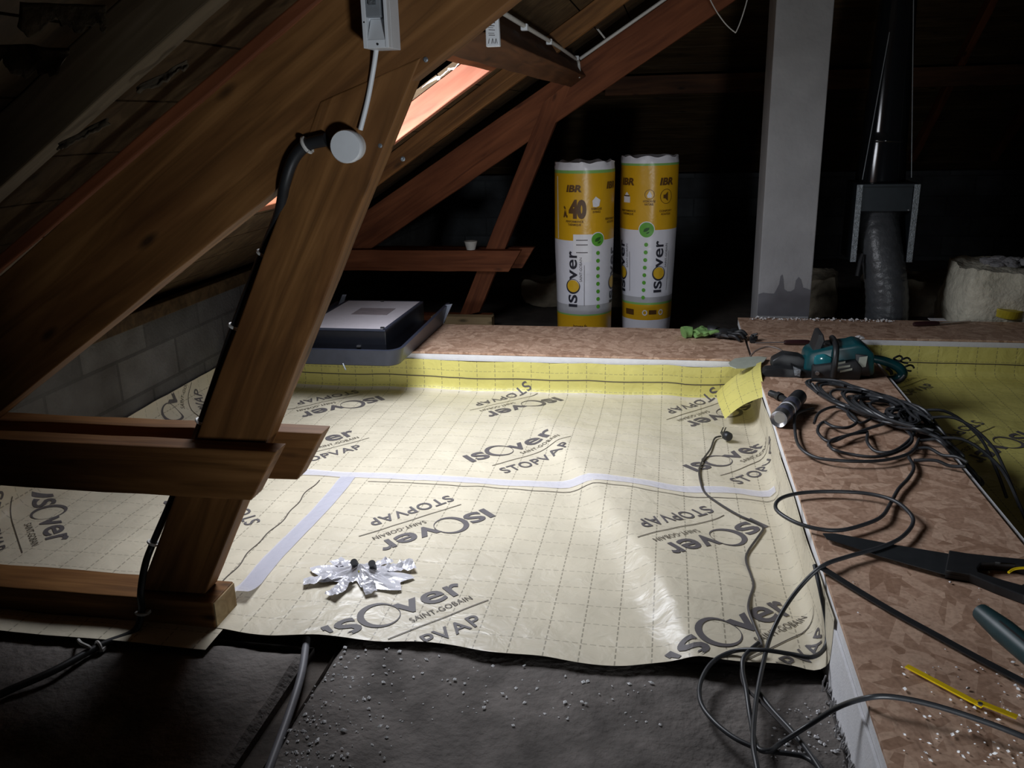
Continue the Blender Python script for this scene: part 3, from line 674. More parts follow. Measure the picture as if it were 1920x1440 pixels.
for (a0, b0, a1, b1) in ((.3, .08, .42, .14), (.5, .07, .62, .13), (.15, .2, .75, .235), (.25, .31, .7, .335), (.22, .38, .6, .395), (.25, .45, .72, .47), (.22, .56, .66, .575), (.25, .62, .7, .64)):
    mb.add([lq(a0, b0), lq(a1, b0), lq(a1, b1), lq(a0, b1)], [(0, 1, 2, 3)])
for k, a in enumerate((.18, .42, .66)):
    mb.add([lq(a, .90), lq(a + .05, .90), lq(a + .12, .74), lq(a + .08, .74)], [(0, 1, 2, 3)])
    if k: mb.add([lq(a + .16, .90), lq(a + .20, .90), lq(a + .13, .74), lq(a + .10, .74)], [(0, 1, 2, 3)])
build('printed_marks', mb, M_INK, LB)
wl = [onY(1318, -30, 5.6), onY(1338, 12, 5.6), onY(1358, 42, 5.6), onY(1376, 59, 5.6), onY(1381, 58, 5.6), onY(1392, 30, 5.6), onY(1403, -10, 5.6), onY(1405, -40, 5.6)]
tag(build('hanging_wire', MB().tube(wl, .0035, 6, sm=5), M_WARM, loc=wl[3], smooth=True), 'thin pale wire loop hanging beside the pillar top', 'wire')

sp = [onY(a, b, 3.88) for a, b in ((786, 168), (800, 158), (815, 150), (822, 147), (832, 140), (842, 130), (850, 131), (858, 122), (868, 114), (866, 110))]
mb = MB(); vs = []
for i, p in enumerate(sp):
    q = .004 + .006 * ((i * 7) % 5) / 4
    vs += [p, p + Vector((.008, .012, q)), p + Vector((.004, .02, q * 1.6))]
mb.add(vs, [(i * 3 + k, i * 3 + k + 1, i * 3 + k + 4, i * 3 + k + 3) for i in range(len(sp) - 1) for k in range(2)])
mb.blob(sp[3], (.009, .006, .009), .2, 2, 1, 2); mb.blob(sp[5], (.007, .006, .006), .4, 2, 2, 2)
tag(build('plastic_scrap', mb, M_WHITE, loc=sp[3]), 'torn scrap of white plastic film above the brightly daylit rafter', 'plastic')
# torn underlay hanging from the boards, top left
def rag(label, pxs, y0, y1, seed):
    mb = MB(); a, b = onY(*pxs[0], y0), onY(*pxs[1], y1); d = onY(*pxs[2], y0) - a
    def fn(u, v):
        p = a.lerp(b, u) + d * v * (.7 + .5 * noise.noise(Vector((u * 4, seed, 0))) + .35 * noise.noise(Vector((u * 13, seed, 5)))) + Vector((.003, .012, .003)) * noise.noise(Vector((u * 3, v * 1.5, seed)))
        return p
    mb.grid(fn, lin(0, 1, 30), lin(0, 1, 10)); mb.uv = None
    o = build('torn_underlay', mb, M_RAG, loc=a, smooth=True)
    sm = o.modifiers.new('t', 'SOLIDIFY'); sm.thickness = .004
    tag(o, label, 'underlay', 'torn underlay under the roof boards')
rag('ragged torn underlay hanging at the top left corner of the photo', [(40, 4), (200, 10), (38, 70)], .95, 1.05, 1)
rag('ragged brown underlay strip below the torn piece in the top left corner', [(-40, 80), (130, 90), (-70, 150)], 1.0, 1.05, 4)
rag('dark wool strip hanging under the weathered rafter, left end', [(112, 268), (204, 222), (116, 286)], 1.50, 1.50, 7)
rag('dark wool strip hanging under the weathered rafter, right end', [(255, 165), (350, 112), (258, 184)], 1.50, 1.50, 9)

# ------------------------------------------------------------------ roof window unit on the back board
VW = thing('roof_window_unit', (-1.7, 4.6, .232), 'dark grey roof window unit lying flat on the back board', 'roof window')
def outline(x0, x1, y0, y1, rc, n=6):
    pts = [(x0, y1), (x0, y0 + rc)]
    pts += [(x0 + rc - rc * math.cos(a), y0 + rc - rc * math.sin(a)) for a in lin(0, math.pi / 2, n)]
    pts += [(x1 - rc + rc * math.sin(a), y0 + rc - rc * math.cos(a)) for a in lin(0, math.pi / 2, n)]
    return pts + [(x1, y0 + rc), (x1, y1)]
O1 = outline(-2.05, -1.365, 4.125, 5.14, .07); O2 = outline(-2.08, -1.335, 4.10, 5.16, .08); O3 = outline(-2.06, -1.355, 4.12, 5.15, .07)
mb = MB(); n = len(O1)
lev = [(O1, .236), (O2, 0), (O3, 0), (O1, .242)]
for k, (o_, z) in enumerate(lev): mb.add([(p[0], p[1], z or .322 + .03 * (p[1] - 4.1)) for p in o_], [])
mb.f = [(k * n + i, k * n + i + 1, ((k + 1) % 4) * n + i + 1, ((k + 1) % 4) * n + i) for k in range(4) for i in range(n - 1)]; mb.mi = [0] * len(mb.f)
build('flashing_tray', mb, M_SLATE, VW, smooth=True)
build('tray_base', MB().prism(outline(-2.05, -1.365, 4.125, 5.14, .07), 'z', .233, .243), M_NAVY, VW)
for x in (-2.07, -1.345):
    s = 1 if x > -1.7 else -1
    build('flange', MB().prism([(-1.395, .232), (-1.365, .232), (-1.302, .360), (-1.345, .354)] if s > 0 else [(-2.065, .30), (-2.03, .30), (-1.985, .41), (-2.012, .41)], 'y', 5.09, 5.102), plain('pale_zinc', (.30, .34, .42), .35, metal=.4), VW, bevel=.002, label='pale bent end flange')
build('sash_box', MB().box((-1.695, 4.60, .318), (.49, .74, .15)), M_NAVY, VW, bevel=.004, label='glossy black sash box')
rim = MB()
for (cx, cy, a, b) in ((-1.695, 4.236, .488, .016), (-1.695, 4.962, .488, .016), (-1.931, 4.6, .016, .74), (-1.459, 4.6, .016, .74)): rim.box((cx, cy, .397), (a, b, .010))
build('sash_rim', rim, M_SLATE, VW, bevel=.001)
build('protective_panel', MB().box((-1.695, 4.60, .398), (.452, .706, .006)), plain('mauve_grey_board', (.44, .41, .44), .55, var=.05), VW, label='pale mauve panel over the glass')
build('paper_label', MB().box((-1.66, 4.66, .4025), (.21, .17, .002)), plain('brown_grey_paper', (.20, .17, .18), .6), VW, label='darker rectangle on the panel')
for (x, y) in ((-1.475, 4.26), (-1.70, 4.94)): build('rubber_buffer', MB().box((x, y, .405), (.02, .012, .008)), M_BLACK, VW)
build('handle_stud', MB().box((-1.60, 4.224, .31), (.022, .012, .008)), M_STEEL, VW)
build('pin', MB().tube([(-1.645, 4.095, .250), (-1.625, 4.075, .222)], .004, 8), M_GALV, VW)

# ------------------------------------------------------------------ insulation rolls
def zoned(name, stops, rough=.33):
    m, nt, b, tc = newmat(name); sp = N(nt, 'ShaderNodeSeparateXYZ'); nt.links.new(tc.outputs['Object'], sp.inputs[0])
    dv = N(nt, 'ShaderNodeMath', operation='DIVIDE', i_1=1.25); nt.links.new(sp.outputs[2], dv.inputs[0])
    nt.links.new(ramp(nt, [(z / 1.25, c) for z, c in stops], dv.outputs[0], 'CONSTANT'), b.inputs['Base Color'])
    b.inputs['Roughness'].default_value = rough
    n2 = N(nt, 'ShaderNodeTexNoise', i_Scale=9.0, i_Detail=3.0, i_Distortion=1.0); nt.links.new(tc.outputs['Object'], n2.inputs['Vector'])
    bp = N(nt, 'ShaderNodeBump', i_Strength=.35, i_Distance=.01); nt.links.new(n2.outputs[0], bp.inputs['Height']); nt.links.new(bp.outputs[0], b.inputs['Normal'])
    return m
CW, CG, CY, CGR = (.72, .72, .78), (.22, .45, .12), (.66, .37, .012), (.42, .42, .44)
M_NVY = plain('dark_print', (.018, .018, .03), .5, var=.05); M_BRN = plain('brown_print', (.10, .045, .01), .5, var=.05)
M_GRN = plain('green_print', (.10, .36, .03), .45, var=.08); M_SUN = plain('sun_print', (.66, .40, .02), .4, var=.05); M_ICON = plain('white_print', (.75, .75, .78), .4, var=.03)
M_DGR = plain('dark_green_print', (.02, .10, .01), .5)
def roll(label, cx, cy, zb, rf_, zones, items, dots):
    T = thing('insulation_roll', (cx, cy, zb), label, 'insulation roll', 'standing insulation rolls')
    H_ = 1.19
    def sf(th, z, l=0):
        r = rf_(z) + l + .004 * noise.noise(Vector((math.cos(th) * 2, math.sin(th) * 2, z * 4 + cx * 9))); return Vector((cx + r * math.sin(th), cy - r * math.cos(th), zb + z))
    mb = MB(); n = 72; zs = lin(0, H_ - .06, 40)
    vs = [sf(k * 2 * math.pi / n, z) for z in zs for k in range(n)]
    for j, (dz, dr) in enumerate(((.02, 0), (.04, -.004), (.055, -.006), (.05, -.02), (.035, -.04), (.03, -.08), (.03, -.13))):
        for k in range(n):
            a = k * 2 * math.pi / n; q = .012 * noise.noise(Vector((a * 3 + cx * 20, j * .5, 2))) + .006 * math.sin(a * 9 + cx * 30)
            p = sf(a, H_ - .06); r = rf_(H_) + dr + (.010 * noise.noise(Vector((a * 4, j, cx))) if j else 0)
            vs.append(Vector((cx + r * math.sin(a), cy - r * math.cos(a), zb + H_ - .06 + dz + (q if j else q * .3))))
    m = len(zs) + 7
    mb.add(vs, [(i * n + k, i * n + (k + 1) % n, (i + 1) * n + (k + 1) % n, (i + 1) * n + k) for i in range(m - 1) for k in range(n)])
    mb.f += [tuple(range(n - 1, -1, -1)), tuple(range((m - 1) * n, m * n))]; mb.mi += [0, 0]
    build('wrapping', mb, zoned('roll_wrapping', zones), T, smooth=True)
    groups = {}
    def put(fl, mat, th, z, rot=0, lift=.0025, clip=95):
        g = MB(); groups[len(groups)] = (g, mat)
        c, s = (0, 1) if rot else (1, 0); R0 = .195
        uv = [((a * c - b * s), (a * s + b * c)) for a, b in fl.v]
        g.add([sf(math.radians(th) + a / R0, z + b, lift) for a, b in uv], fl.f)
    items(put)
    for th, z in dots: put(Flat().disc(0, 0, .0135), M_GRN, th, z)
    nm = {'dark_print': 'dark_lettering', 'brown_print': 'brown_lettering', 'green_print': 'green_dot_print', 'sun_print': 'yellow_disc_print', 'white_print': 'white_icon_print', 'dark_green_print': 'leaf_print'}
    for k, (g, mat) in groups.items(): build(nm.get(mat.name.split('.')[0], 'printed_mark'), g, mat, T)
def T2(s, h, w_=None, bold=.03): f = Flat(); V, Fc = text2d(s, h, bold, width=w_); x = max(a for a, b in V); return f.add(V, Fc, -x / 2, 0)
def slant(f, k=.2): f.v = [(a + b * k, b) for a, b in f.v]; return f
def brand(put, th, z0, L):
    f = Flat(); k = L / .48; isover(f, L, .062, ring=False); put(f, M_NVY, th, z0, 1)
    put(Flat().ring(.172 * k, .042 * k - .006, .050, .042, .004), M_NVY, th, z0, 1); put(Flat().disc(.172 * k, .042 * k - .006, .043), M_SUN, th, z0, 1, .002)
    r = 57.3 / .195
    put(Flat().add(*text2d('SAINT-GOBAIN', .018, 0, width=.16)), M_INK, th + .035 * r, z0 + .17, 1)
    put(Flat().bar(.0, 0, .27, .003), M_INK, th + .052 * r, z0 + .01, 1)
def small(put, th, z, a, b, w_=.12): put(T2(a, .014, w_, .02), M_BRN, th, z + .020); put(T2(b, .014, w_ * .75, .02), M_BRN, th, z)
def medal(put, th, z, r=.043):
    put(Flat().disc(0, 0, r + .006, 28), M_ICON, th, z, 0, .002); put(Flat().disc(0, 0, r, 28), M_GRN, th, z, 0, .003)
    lf = Flat().poly([(-.022, -.012), (-.016, .006), (0, .014), (.02, .016), (.016, .002), (.004, -.010), (-.010, -.013)]); put(lf, M_DGR, th, z, 0, .0045)
    lf = Flat().poly([(-.004, -.022), (.008, -.014), (.022, -.010), (.014, -.022), (.004, -.026)]); put(lf, M_DGR, th, z, 0, .0045)
def itemsL(put):
    put(slant(T2('IBR', .042, .105, .045)), M_BRN, -15, 1.005); put(T2('40', .105, .118, .07), M_BRN, -8, .845); put(slant(T2('λ', .062, .036, .05), 0), M_BRN, -33, .845)
    small(put, -14, .79, 'PERFORMANCE', 'THERMIQUE')
    put(Flat().poly([(-.022, -.03), (-.026, .008), (-.004, .034), (.012, .022), (.028, .012), (.020, -.026), (.0, -.034)]), M_ICON, 28, .94); small(put, 29, .87, 'FABRIQUE', 'EN FRANCE', .07)
    put(slant(T2('IBR', .042, .105, .045)), M_BRN, 66, 1.02); small(put, 66, .80, 'PERFORMANCE', 'ACOUSTIQUE')
    put(Flat().bar(-.075, -.09, .05, .09, 12), M_ICON, 6, .645, 0, .002); 
    for i, q in enumerate((.05, .02, -.03)): put(Flat().bar(-.055, q, .02, q + .006, 2), M_INK, 6, .645, 0, .003)
    medal(put, 31.8, .699)
    brand(put, -9.2, .255, .385); brand(put, 84, .265, .385)
    put(Flat().bar(-.004, 0, .004, .40, 2), M_ICON, -55, .70)
    put(T2('isover.fr', .022, .10, .02), M_BRN, -3, .115)
roll('insulation roll in yellow and white wrapping marked 40, left of the pair', -.555, 5.80, -.015, lambda z: .183 + .013 * min(1, z / .8), [(0, CW), (.075, CY), (.195, CG), (.205, CGR), (.265, CW), (.69, CY), (1.118, CG), (1.136, CW)], itemsL,
     [(32.5 + .3 * i, .612 - .051 * i) for i in range(8)])
def itemsR(put):
    put(slant(T2('IBR', .045, .11, .045)), M_BRN, -45, 1.005); put(slant(T2('IBR', .045, .11, .045)), M_BRN, 38, 1.005)
    put(Flat().poly([(-.03, -.03), (.03, -.03), (.03, .008), (.0, .04), (-.03, .008)]), M_ICON, -47, .92); put(Flat().bar(-.026, .01, .026, .018, 2), M_BRN, -47, .92, 0, .0035); small(put, -44, .81, 'PERFORMANCE', 'THERMIQUE', .13)
    put(Flat().ring(0, 0, .032, .029), M_BRN, 2.3, .945); put(Flat().poly([(-.012, -.018), (.012, -.018), (.016, -.004), (.0, .026), (-.016, -.004)]), M_ICON, 2.3, .943); small(put, 2, .875, 'HYDROFUGE', 'NATUREL', .08)
    put(Flat().ring(0, 0, .048, .044), M_BRN, 37, .93); put(Flat().poly([(-.024, -.012), (-.010, -.012), (.012, -.030), (.012, .030), (-.010, .012), (-.024, .012)]), M_BRN, 37, .93); small(put, 37, .81, 'CONFORT', 'ACOUSTIQUE', .10)
    medal(put, -1.8, .715, .05); brand(put, 34, .29, .365); brand(put, -54, .285, .365)
    for th in (-2, 36): put(Flat().ring(0, 0, .020, .012), M_ICON, th, .15)
    put(Flat().bar(-.03, -.012, .03, .018, 2), M_BRN, 16, .15); put(Flat().bar(-.06, -.02, .02, .02, 2), M_BRN, -34, .15)
roll('insulation roll in yellow and white wrapping with speaker icon, right of the pair', -.14, 6.03, .005, lambda z: .165 + .027 * min(1, z / .75), [(0, CW), (.095, CY), (.205, CG), (.215, CGR), (.258, CW), (.71, CY), (1.125, CG), (1.140, CW)], itemsR,
     [(-2 - .6 * i, .617 - .0515 * i) for i in range(8)])

# ------------------------------------------------------------------ concrete pillar, flue
PI_ = thing('concrete_pillar', (.72, 5.7, -.04), 'tall grey rendered concrete pillar with a dark damp patch at its foot', 'pillar')
M_CONC = plain('grey_render', (.30, .30, .31), .9, var=.13, scale=4, bump=.35, bscale=35)
build('shaft', MB().box((.7175, 5.70, 1.6), (.315, .40, 3.3)), M_CONC, PI_, bevel=.006)
dp = [(.562, .23), (.873, .23), (.873, .395), (.845, .405), (.825, .41), (.81, .46), (.795, .475), (.780, .455), (.775, .40), (.755, .385), (.735, .385), (.712, .40), (.705, .46), (.698, .49), (.687, .48), (.682, .43), (.668, .395), (.655, .37), (.62, .372), (.590, .375), (.562, .365)]
mb = MB(); mb.prism(dp, 'y', 5.4985, 5.4975)
build('damp_patch', mb, plain('damp_render', (.125, .125, .14), .7, var=.12, scale=10), PI_, label='dark damp patch')
FL = thing('flue_pipe', (1.29, 5.85, .55), 'glossy black flue pipe rising from a grey metal box', 'flue')
M_GLOSS = plain('glossy_black_pipe', (.008, .009, .011), .12, var=.05)
prof = [(.148, 0), (.146, .05), (.135, .22), (.134, .235), (.138, .24), (.138, .252), (.134, .257), (.133, .30), (.105, 1.05), (.106, 1.06), (.109, 1.065), (.105, 1.08), (.10, 1.9)]
build('pipe', MB().lathe(prof, (1.29, 5.86, 1.02), (.006, .02, 1), 40), M_GLOSS, FL, smooth=True)
mb = MB()
mb.box((1.13, 5.80, .785), (.028, .34, .47)); mb.box((1.452, 5.80, .785), (.028, .34, .47)); mb.box((1.291, 5.965, .785), (.32, .02, .47)); mb.box((1.291, 5.80, 1.012), (.35, .35, .02))
build('metal_box', mb, M_BOXG, FL, bevel=.003)
build('front_panel', MB().box((1.291, 5.64, .935), (.29, .012, .155)), M_BOXG, FL, bevel=.002)
for x in (1.128, 1.454): build('edge_strip', MB().box((x, 5.622, .785), (.034, .016, .468)), M_GALV, FL, bevel=.002, label='bright rough zinc edge strip')
build('screw', MB().lathe([(.006, 0), (.004, .004)], (1.42, 5.633, .865), (0, -1, 0), 8), M_STEEL, FL)
for (a, b) in (((1617, 337), (1668, 60)), ((1709, 333), (1713, -10))):
    build('stay_wire', MB().tube([onY(*a, 5.72), onY(*b, 5.78)], .0028, 6), M_GREYP, FL)
DU = thing('flexible_duct', (1.35, 5.6, .1), 'grey taped flexible duct curving down out of the flue box', 'duct')
dpts = [Vector((1.285, 5.88, .93)), Vector((1.285, 5.80, .82)), Vector((1.295, 5.72, .68)), Vector((1.325, 5.66, .50)), Vector((1.35, 5.63, .34)), Vector((1.36, 5.62, .16)), Vector((1.36, 5.62, -.03))]
sp_ = spline(dpts, 12)
build('hose', MB().tube(sp_, lambda t: .118 + .0015 * math.sin(t * 130) + .010 * t, 28), M_DUCT, DU, smooth=True)
build('strap', MB().tube([Vector((1.18, 5.62, .60)), Vector((1.165, 5.60, .55)), Vector((1.15, 5.57, .47))], .012, 6, sm=4), M_BLACK, DU)

# ------------------------------------------------------------------ glass wool
def wool(name, label, c, s, seed, mat, amp=.04, fr=5, cat='glass wool', grp=None):
    bm = bmesh.new(); bmesh.ops.create_cube(bm, size=1); bmesh.ops.subdivide_edges(bm, edges=bm.edges, cuts=22, use_grid_fill=True)
    mb = MB()
    for v in bm.verts:
        q = Vector((v.co.x * s[0], v.co.y * s[1], v.co.z * s[2])); k = Vector((v.co.x, v.co.y, v.co.z)).length / .87
        q *= 1.0 - .10 * k ** 4
        d = Vector((noise.noise(q * fr + Vector((seed, 0, 0))), noise.noise(q * fr + Vector((0, seed, 5))), noise.noise(q * fr + Vector((7, 0, seed)))))
        d2 = Vector((noise.noise(q * fr * 4), noise.noise(q * fr * 4 + Vector((3, 3, 3))), noise.noise(q * fr * 4 + Vector((9, 1, 2)))))
        mb.v.append(q + d * amp + d2 * amp * .35 + Vector(c))
    mb.f = [tuple(v.index for v in f.verts) for f in bm.faces]; mb.mi = [0] * len(mb.f); bm.free()
    return tag(build(name, mb, mat, loc=(c[0], c[1], c[2] - s[2] / 2), smooth=True), label, cat, grp)
GW = thing('glass_wool_slab', (2.1, 5.85, 0), 'thick pale yellow glass wool slab at the right edge behind the yellow tape roll', 'glass wool')
o = wool('wool_mass', '', (2.17, 5.80, .235), (.80, .62, .56), 3.3, M_WOOL); del o['label']; del o['category']; o.parent = GW; o.location = Vector((2.17, 5.80, -.045)) - Vector((2.1, 5.85, 0))
tf = MB()
for i in range(12): tf.blob((1.98 + .22 * rnd.random(), 5.7 + .2 * rnd.random(), .515 + .03 * rnd.random()), (.05, .04, .022), .5, 3, i, 2)
build('grey_tufts', tf, plain('grey_wool', (.33, .32, .33), .95, bump=.8), GW, smooth=True, label='grey fluffy tufts on top')
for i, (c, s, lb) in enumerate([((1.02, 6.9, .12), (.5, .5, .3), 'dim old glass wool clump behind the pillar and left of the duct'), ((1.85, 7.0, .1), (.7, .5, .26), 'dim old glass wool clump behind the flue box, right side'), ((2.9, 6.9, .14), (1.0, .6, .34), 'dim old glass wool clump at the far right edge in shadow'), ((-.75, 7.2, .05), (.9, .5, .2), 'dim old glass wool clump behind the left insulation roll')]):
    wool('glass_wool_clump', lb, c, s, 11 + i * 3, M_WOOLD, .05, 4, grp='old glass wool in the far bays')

# ------------------------------------------------------------------ things on the boards
ZB = .232
TR = thing('tape_roll', onZ(1880, 592, ZB), 'flat yellow roll of tape at the right edge in front of the glass wool', 'tape roll')
tc_ = onZ(1880, 594, ZB); mb = MB()
R1, R0, hh = .105, .036, .05; n = 36; ax = Vector((.12, -.22, 1)).normalized(); u_ = ax.orthogonal().normalized(); v_ = ax.cross(u_); cc = tc_ + Vector((0, 0, .028))
vs = [cc + ax * h + (u_ * math.cos(k * 2 * math.pi / n) + v_ * math.sin(k * 2 * math.pi / n)) * r for (r, h) in ((R1, 0), (R1, hh), (R0, hh), (R0, 0)) for k in range(n)]
mb.add(vs, [(i * n + k, i * n + (k + 1) % n, ((i + 1) % 4) * n + (k + 1) % n, ((i + 1) % 4) * n + k) for i in range(4) for k in range(n)])
build('tape_winding', mb, M_TAPEROLL, TR, bevel=.003)
mb = MB(); vs = [cc + ax * h + (u_ * math.cos(k * 2 * math.pi / n) + v_ * math.sin(k * 2 * math.pi / n)) * r for (r, h) in ((R0, 0), (R0, hh + .001), (R0 - .005, hh + .001), (R0 - .005, 0)) for k in range(n)]
mb.add(vs, [(i * n + k, i * n + (k + 1) % n, ((i + 1) % 4) * n + (k + 1) % n, ((i + 1) % 4) * n + k) for i in range(4) for k in range(n)])
build('cardboard_core', mb, M_PALE, TR)
def knife(label, a, b, c, hr, hmat, br, name, cat):
    T = thing(name, a, label, cat)
    build('handle', MB().tube([a, a.lerp(b, .15), a.lerp(b, .5), a.lerp(b, .9), b], lambda t: hr * (.75 + .35 * math.sin(math.pi * min(1, t * 1.1))), 12, sm=5), hmat, T, smooth=True)
    if br > .006:
        d = (c - b).normalized(); s = Vector((-d.y, d.x, 0)).normalized() * br
        mb = MB(); z = Vector((0, 0, .0015)); q = [b - s, b + s, c + s * .2, c - s]
        mb.add([p - z for p in q] + [p + z for p in q], [(3, 2, 1, 0), (4, 5, 6, 7), (0, 1, 5, 4), (1, 2, 6, 5), (2, 3, 7, 6), (3, 0, 4, 7)])
        build('blade', mb, M_STEEL, T)
    else: build('shank', MB().tube([b, c], br, 8), M_STEEL, T, smooth=True)
M_DKRED = plain('dark_red_handle', (.035, .012, .014), .4)
knife('dark handled knife lying on the board below the duct', onZ(1713, 608, ZB + .012), onZ(1760, 606, ZB + .012), onZ(1818, 601, ZB + .008), .014, M_DKRED, .012, 'knife', 'knife')
knife('screwdriver with dark red handle lying behind the chainsaw', onZ(1518, 642, ZB + .014), onZ(1470, 642, ZB + .013), onZ(1416, 643, ZB + .006), .014, M_DKRED, .0035, 'screwdriver', 'screwdriver')
# gloves
def glove(label, c, ang, m1, m2, seed):
    T = thing('work_glove', (c.x, c.y, ZB), label, 'glove', 'work gloves on the back board'); M = Matrix.Rotation(ang, 3, 'Z')
    build('palm', MB().blob(c + Vector((0, 0, .028)), (.06, .05, .026), .5, 2.2, seed, 3, M), m1, T, smooth=True)
    for k in range(4):
        b = c + M @ Vector((.045, -.036 + .024 * k, .03)); e = b + M @ Vector((.04 + .01 * (k in (1, 2)), .006 * (k - 1.5), .012 * ((k + seed) % 2))); e2 = e + M @ Vector((.026, .006, -.022))
        build('finger', MB().tube([b, e, e2], lambda t: .0125 * (1 - .35 * t), 10, sm=5), m2, T, smooth=True)
    b = c + M @ Vector((.0, .045, .025)); build('thumb', MB().tube([b, b + M @ Vector((.03, .03, .012)), b + M @ Vector((.05, .035, -.006))], lambda t: .014 * (1 - .3 * t), 10, sm=5), m2, T, smooth=True)
    build('cuff', MB().tube([c + M @ Vector((-.045, 0, .03)), c + M @ Vector((-.075, .004, .032)), c + M @ Vector((-.095, 0, .028))], lambda t: .030 + .006 * t, 14, sm=4), m2, T, smooth=True)
glove('crumpled green work glove left of the black one on the back board', onZ(1312, 632, ZB), .2, M_GREEN, M_GREEN, 1)
glove('crumpled black and green work glove right of the green one on the back board', onZ(1358, 634, ZB), -.5, M_BLACK, M_BLACK, 4)
MBx = MB().blob(onZ(1413, 634, ZB + .018), (.02, .016, .02), .6, 2, 3, 3); MBx.box(onZ(1411, 640, ZB + .008), (.03, .02, .012)); MBx.tube([onZ(1410, 628, ZB + .03), onZ(1420, 626, ZB + .04)], .006, 8)
tag(build('plastic_clip', MBx, M_BLACK, loc=onZ(1413, 636, ZB), smooth=True), 'small black plastic clip on the board between gloves and screwdriver', 'clip')
# pale oval plate with its thin bent strap
OV = thing('oval_scraper', onZ(1402, 680, ZB), 'pale grey oval scraper blade overhanging the back board corner with a thin bent strap', 'scraper')
ov = [(1366, 680), (1378, 672), (1400, 669), (1422, 668), (1438, 670), (1432, 678), (1420, 685), (1400, 690), (1380, 690), (1369, 686)]
top = [onZ(a, b, .247) for a, b in ov]; mb = MB(); nn = len(ov); mb.add([p - Vector((0, 0, .004)) for p in top] + top, [tuple(range(nn - 1, -1, -1)), tuple(range(nn, 2 * nn))] + [(i, (i + 1) % nn, nn + (i + 1) % nn, nn + i) for i in range(nn)])
build('blade', mb, M_OVAL, OV)
build('strap', MB().tube([onZ(1407, 668, .245), onZ(1418, 657, .27), onZ(1440, 650, .285), onZ(1462, 655, .28), onZ(1478, 668, .25)], .005, 8, sm=6), plain('brown_grey_strap', (.16, .12, .10), .5), OV, smooth=True)

# chainsaw ------------------------------------------------------------------
CS = thing('chainsaw', onZ(1590, 700, ZB), 'teal and black electric chainsaw lying on the walkway, bar in a black sheath pointing left', 'chainsaw')
def P4(a, b, y): return onY(a, b, y)
Y0 = 4.16
def plate(pts, y0, y1, name, mat, bev=.006, label=None):
    q = [onY(a, b, y0) for a, b in pts]; mb = MB(); mb.prism([(p.x, p.z) for p in q], 'y', y0, y1)
    return build(name, mb, mat, CS, bevel=bev, smooth=True, label=label)
plate([(1512, 668), (1520, 660), (1560, 652), (1596, 648), (1608, 644), (1622, 648), (1640, 664), (1640, 704), (1600, 712), (1560, 716), (1522, 716), (1508, 700)], Y0, Y0 + .16, 'motor_housing', M_TEAL, .012, label='teal motor housing')
plate([(1524, 686), (1606, 676), (1618, 690), (1612, 714), (1560, 720), (1520, 718)], Y0 - .03, Y0 + .02, 'sprocket_cover', M_BLACK, .006)
plate([(1604, 664), (1626, 666), (1632, 706), (1604, 704)], Y0 - .006, Y0 + .02, 'side_panel', M_BLACK, .003)
plate([(1612, 670), (1627, 668), (1623, 688), (1607, 690)], Y0 - .009, Y0, 'white_sticker', M_OVAL, 0, label='pale sticker')
for i, (a, b) in enumerate((((1560, 684), (1585, 679)), ((1568, 690), (1594, 686)), ((1575, 697), (1598, 692)))):
    p, q = onY(*a, Y0 - .033), onY(*b, Y0 - .033); mb = MB(); z = Vector((0, 0, .005))
    mb.add([p - z, q - z, q + z, p + z], [(0, 1, 2, 3)]); build('white_stripe', mb, M_OVAL, CS)
plate([(1528, 668), (1546, 664), (1562, 672), (1560, 688), (1540, 692), (1526, 684)], Y0 - .012, Y0 + .05, 'oil_tank_cap', plain('glossy_teal', (.02, .17, .20), .12), .01, label='shiny teal oil tank cover')
hg = [onY(1516, 660, Y0 + .08), onY(1524, 645, Y0 + .08), onY(1532, 622, Y0 + .08), onY(1540, 621, Y0 + .08), onY(1543, 634, Y0 + .08), onY(1534, 654, Y0 + .08), onY(1528, 664, Y0 + .08)]
mb = MB(); mb.prism([(p.x, p.z) for p in hg], 'y', Y0 + .02, Y0 + .16); build('hand_guard', mb, M_BLACK, CS, bevel=.005)
hd = [onY(1562, 706, Y0 - .03), onY(1566, 680, Y0 - .045), onY(1568, 655, Y0 - .02), onY(1565, 640, Y0 + .06), onY(1560, 634, Y0 + .14), onY(1570, 655, Y0 + .2), onY(1575, 690, Y0 + .18)]
build('front_handle', MB().tube(hd, .014, 12, sm=8), M_BLACK, CS, smooth=True)
rh = [onY(1636, 672, Y0 + .08), onY(1655, 676, Y0 + .08), onY(1676, 684, Y0 + .08), onY(1688, 692, Y0 + .08), onY(1692, 702, Y0 + .08), onY(1682, 711, Y0 + .08), onY(1655, 713, Y0 + .08), onY(1630, 711, Y0 + .08)]
build('rear_handle', MB().tube(rh, lambda t: .018 + .006 * math.sin(t * math.pi), 12, sm=8), M_TEAL, CS, smooth=True)
gl = [onY(1640, 716, Y0 + .06), onY(1660, 718, Y0 + .06), onY(1685, 714, Y0 + .06), onY(1697, 704, Y0 + .06)]
build('hand_rest', MB().tube(gl, .012, 10, sm=6), M_BLACK, CS, smooth=True)
tg = [onY(1662, 690, Y0 + .07), onY(1670, 696, Y0 + .07), onY(1672, 702, Y0 + .07)]; build('trigger', MB().tube(tg, .008, 8, sm=4), M_BLACK, CS)
plate([(1428, 700), (1436, 692), (1470, 690), (1530, 698), (1535, 722), (1470, 728), (1434, 726), (1426, 715)], Y0 - .02, Y0 + .05, 'bar_sheath', M_BLACK, .008)
plate([(1448, 676), (1470, 664), (1500, 668), (1520, 680), (1526, 700), (1470, 696), (1446, 690)], Y0 + .04, Y0 + .12, 'chain_guard', M_BLACK, .008)
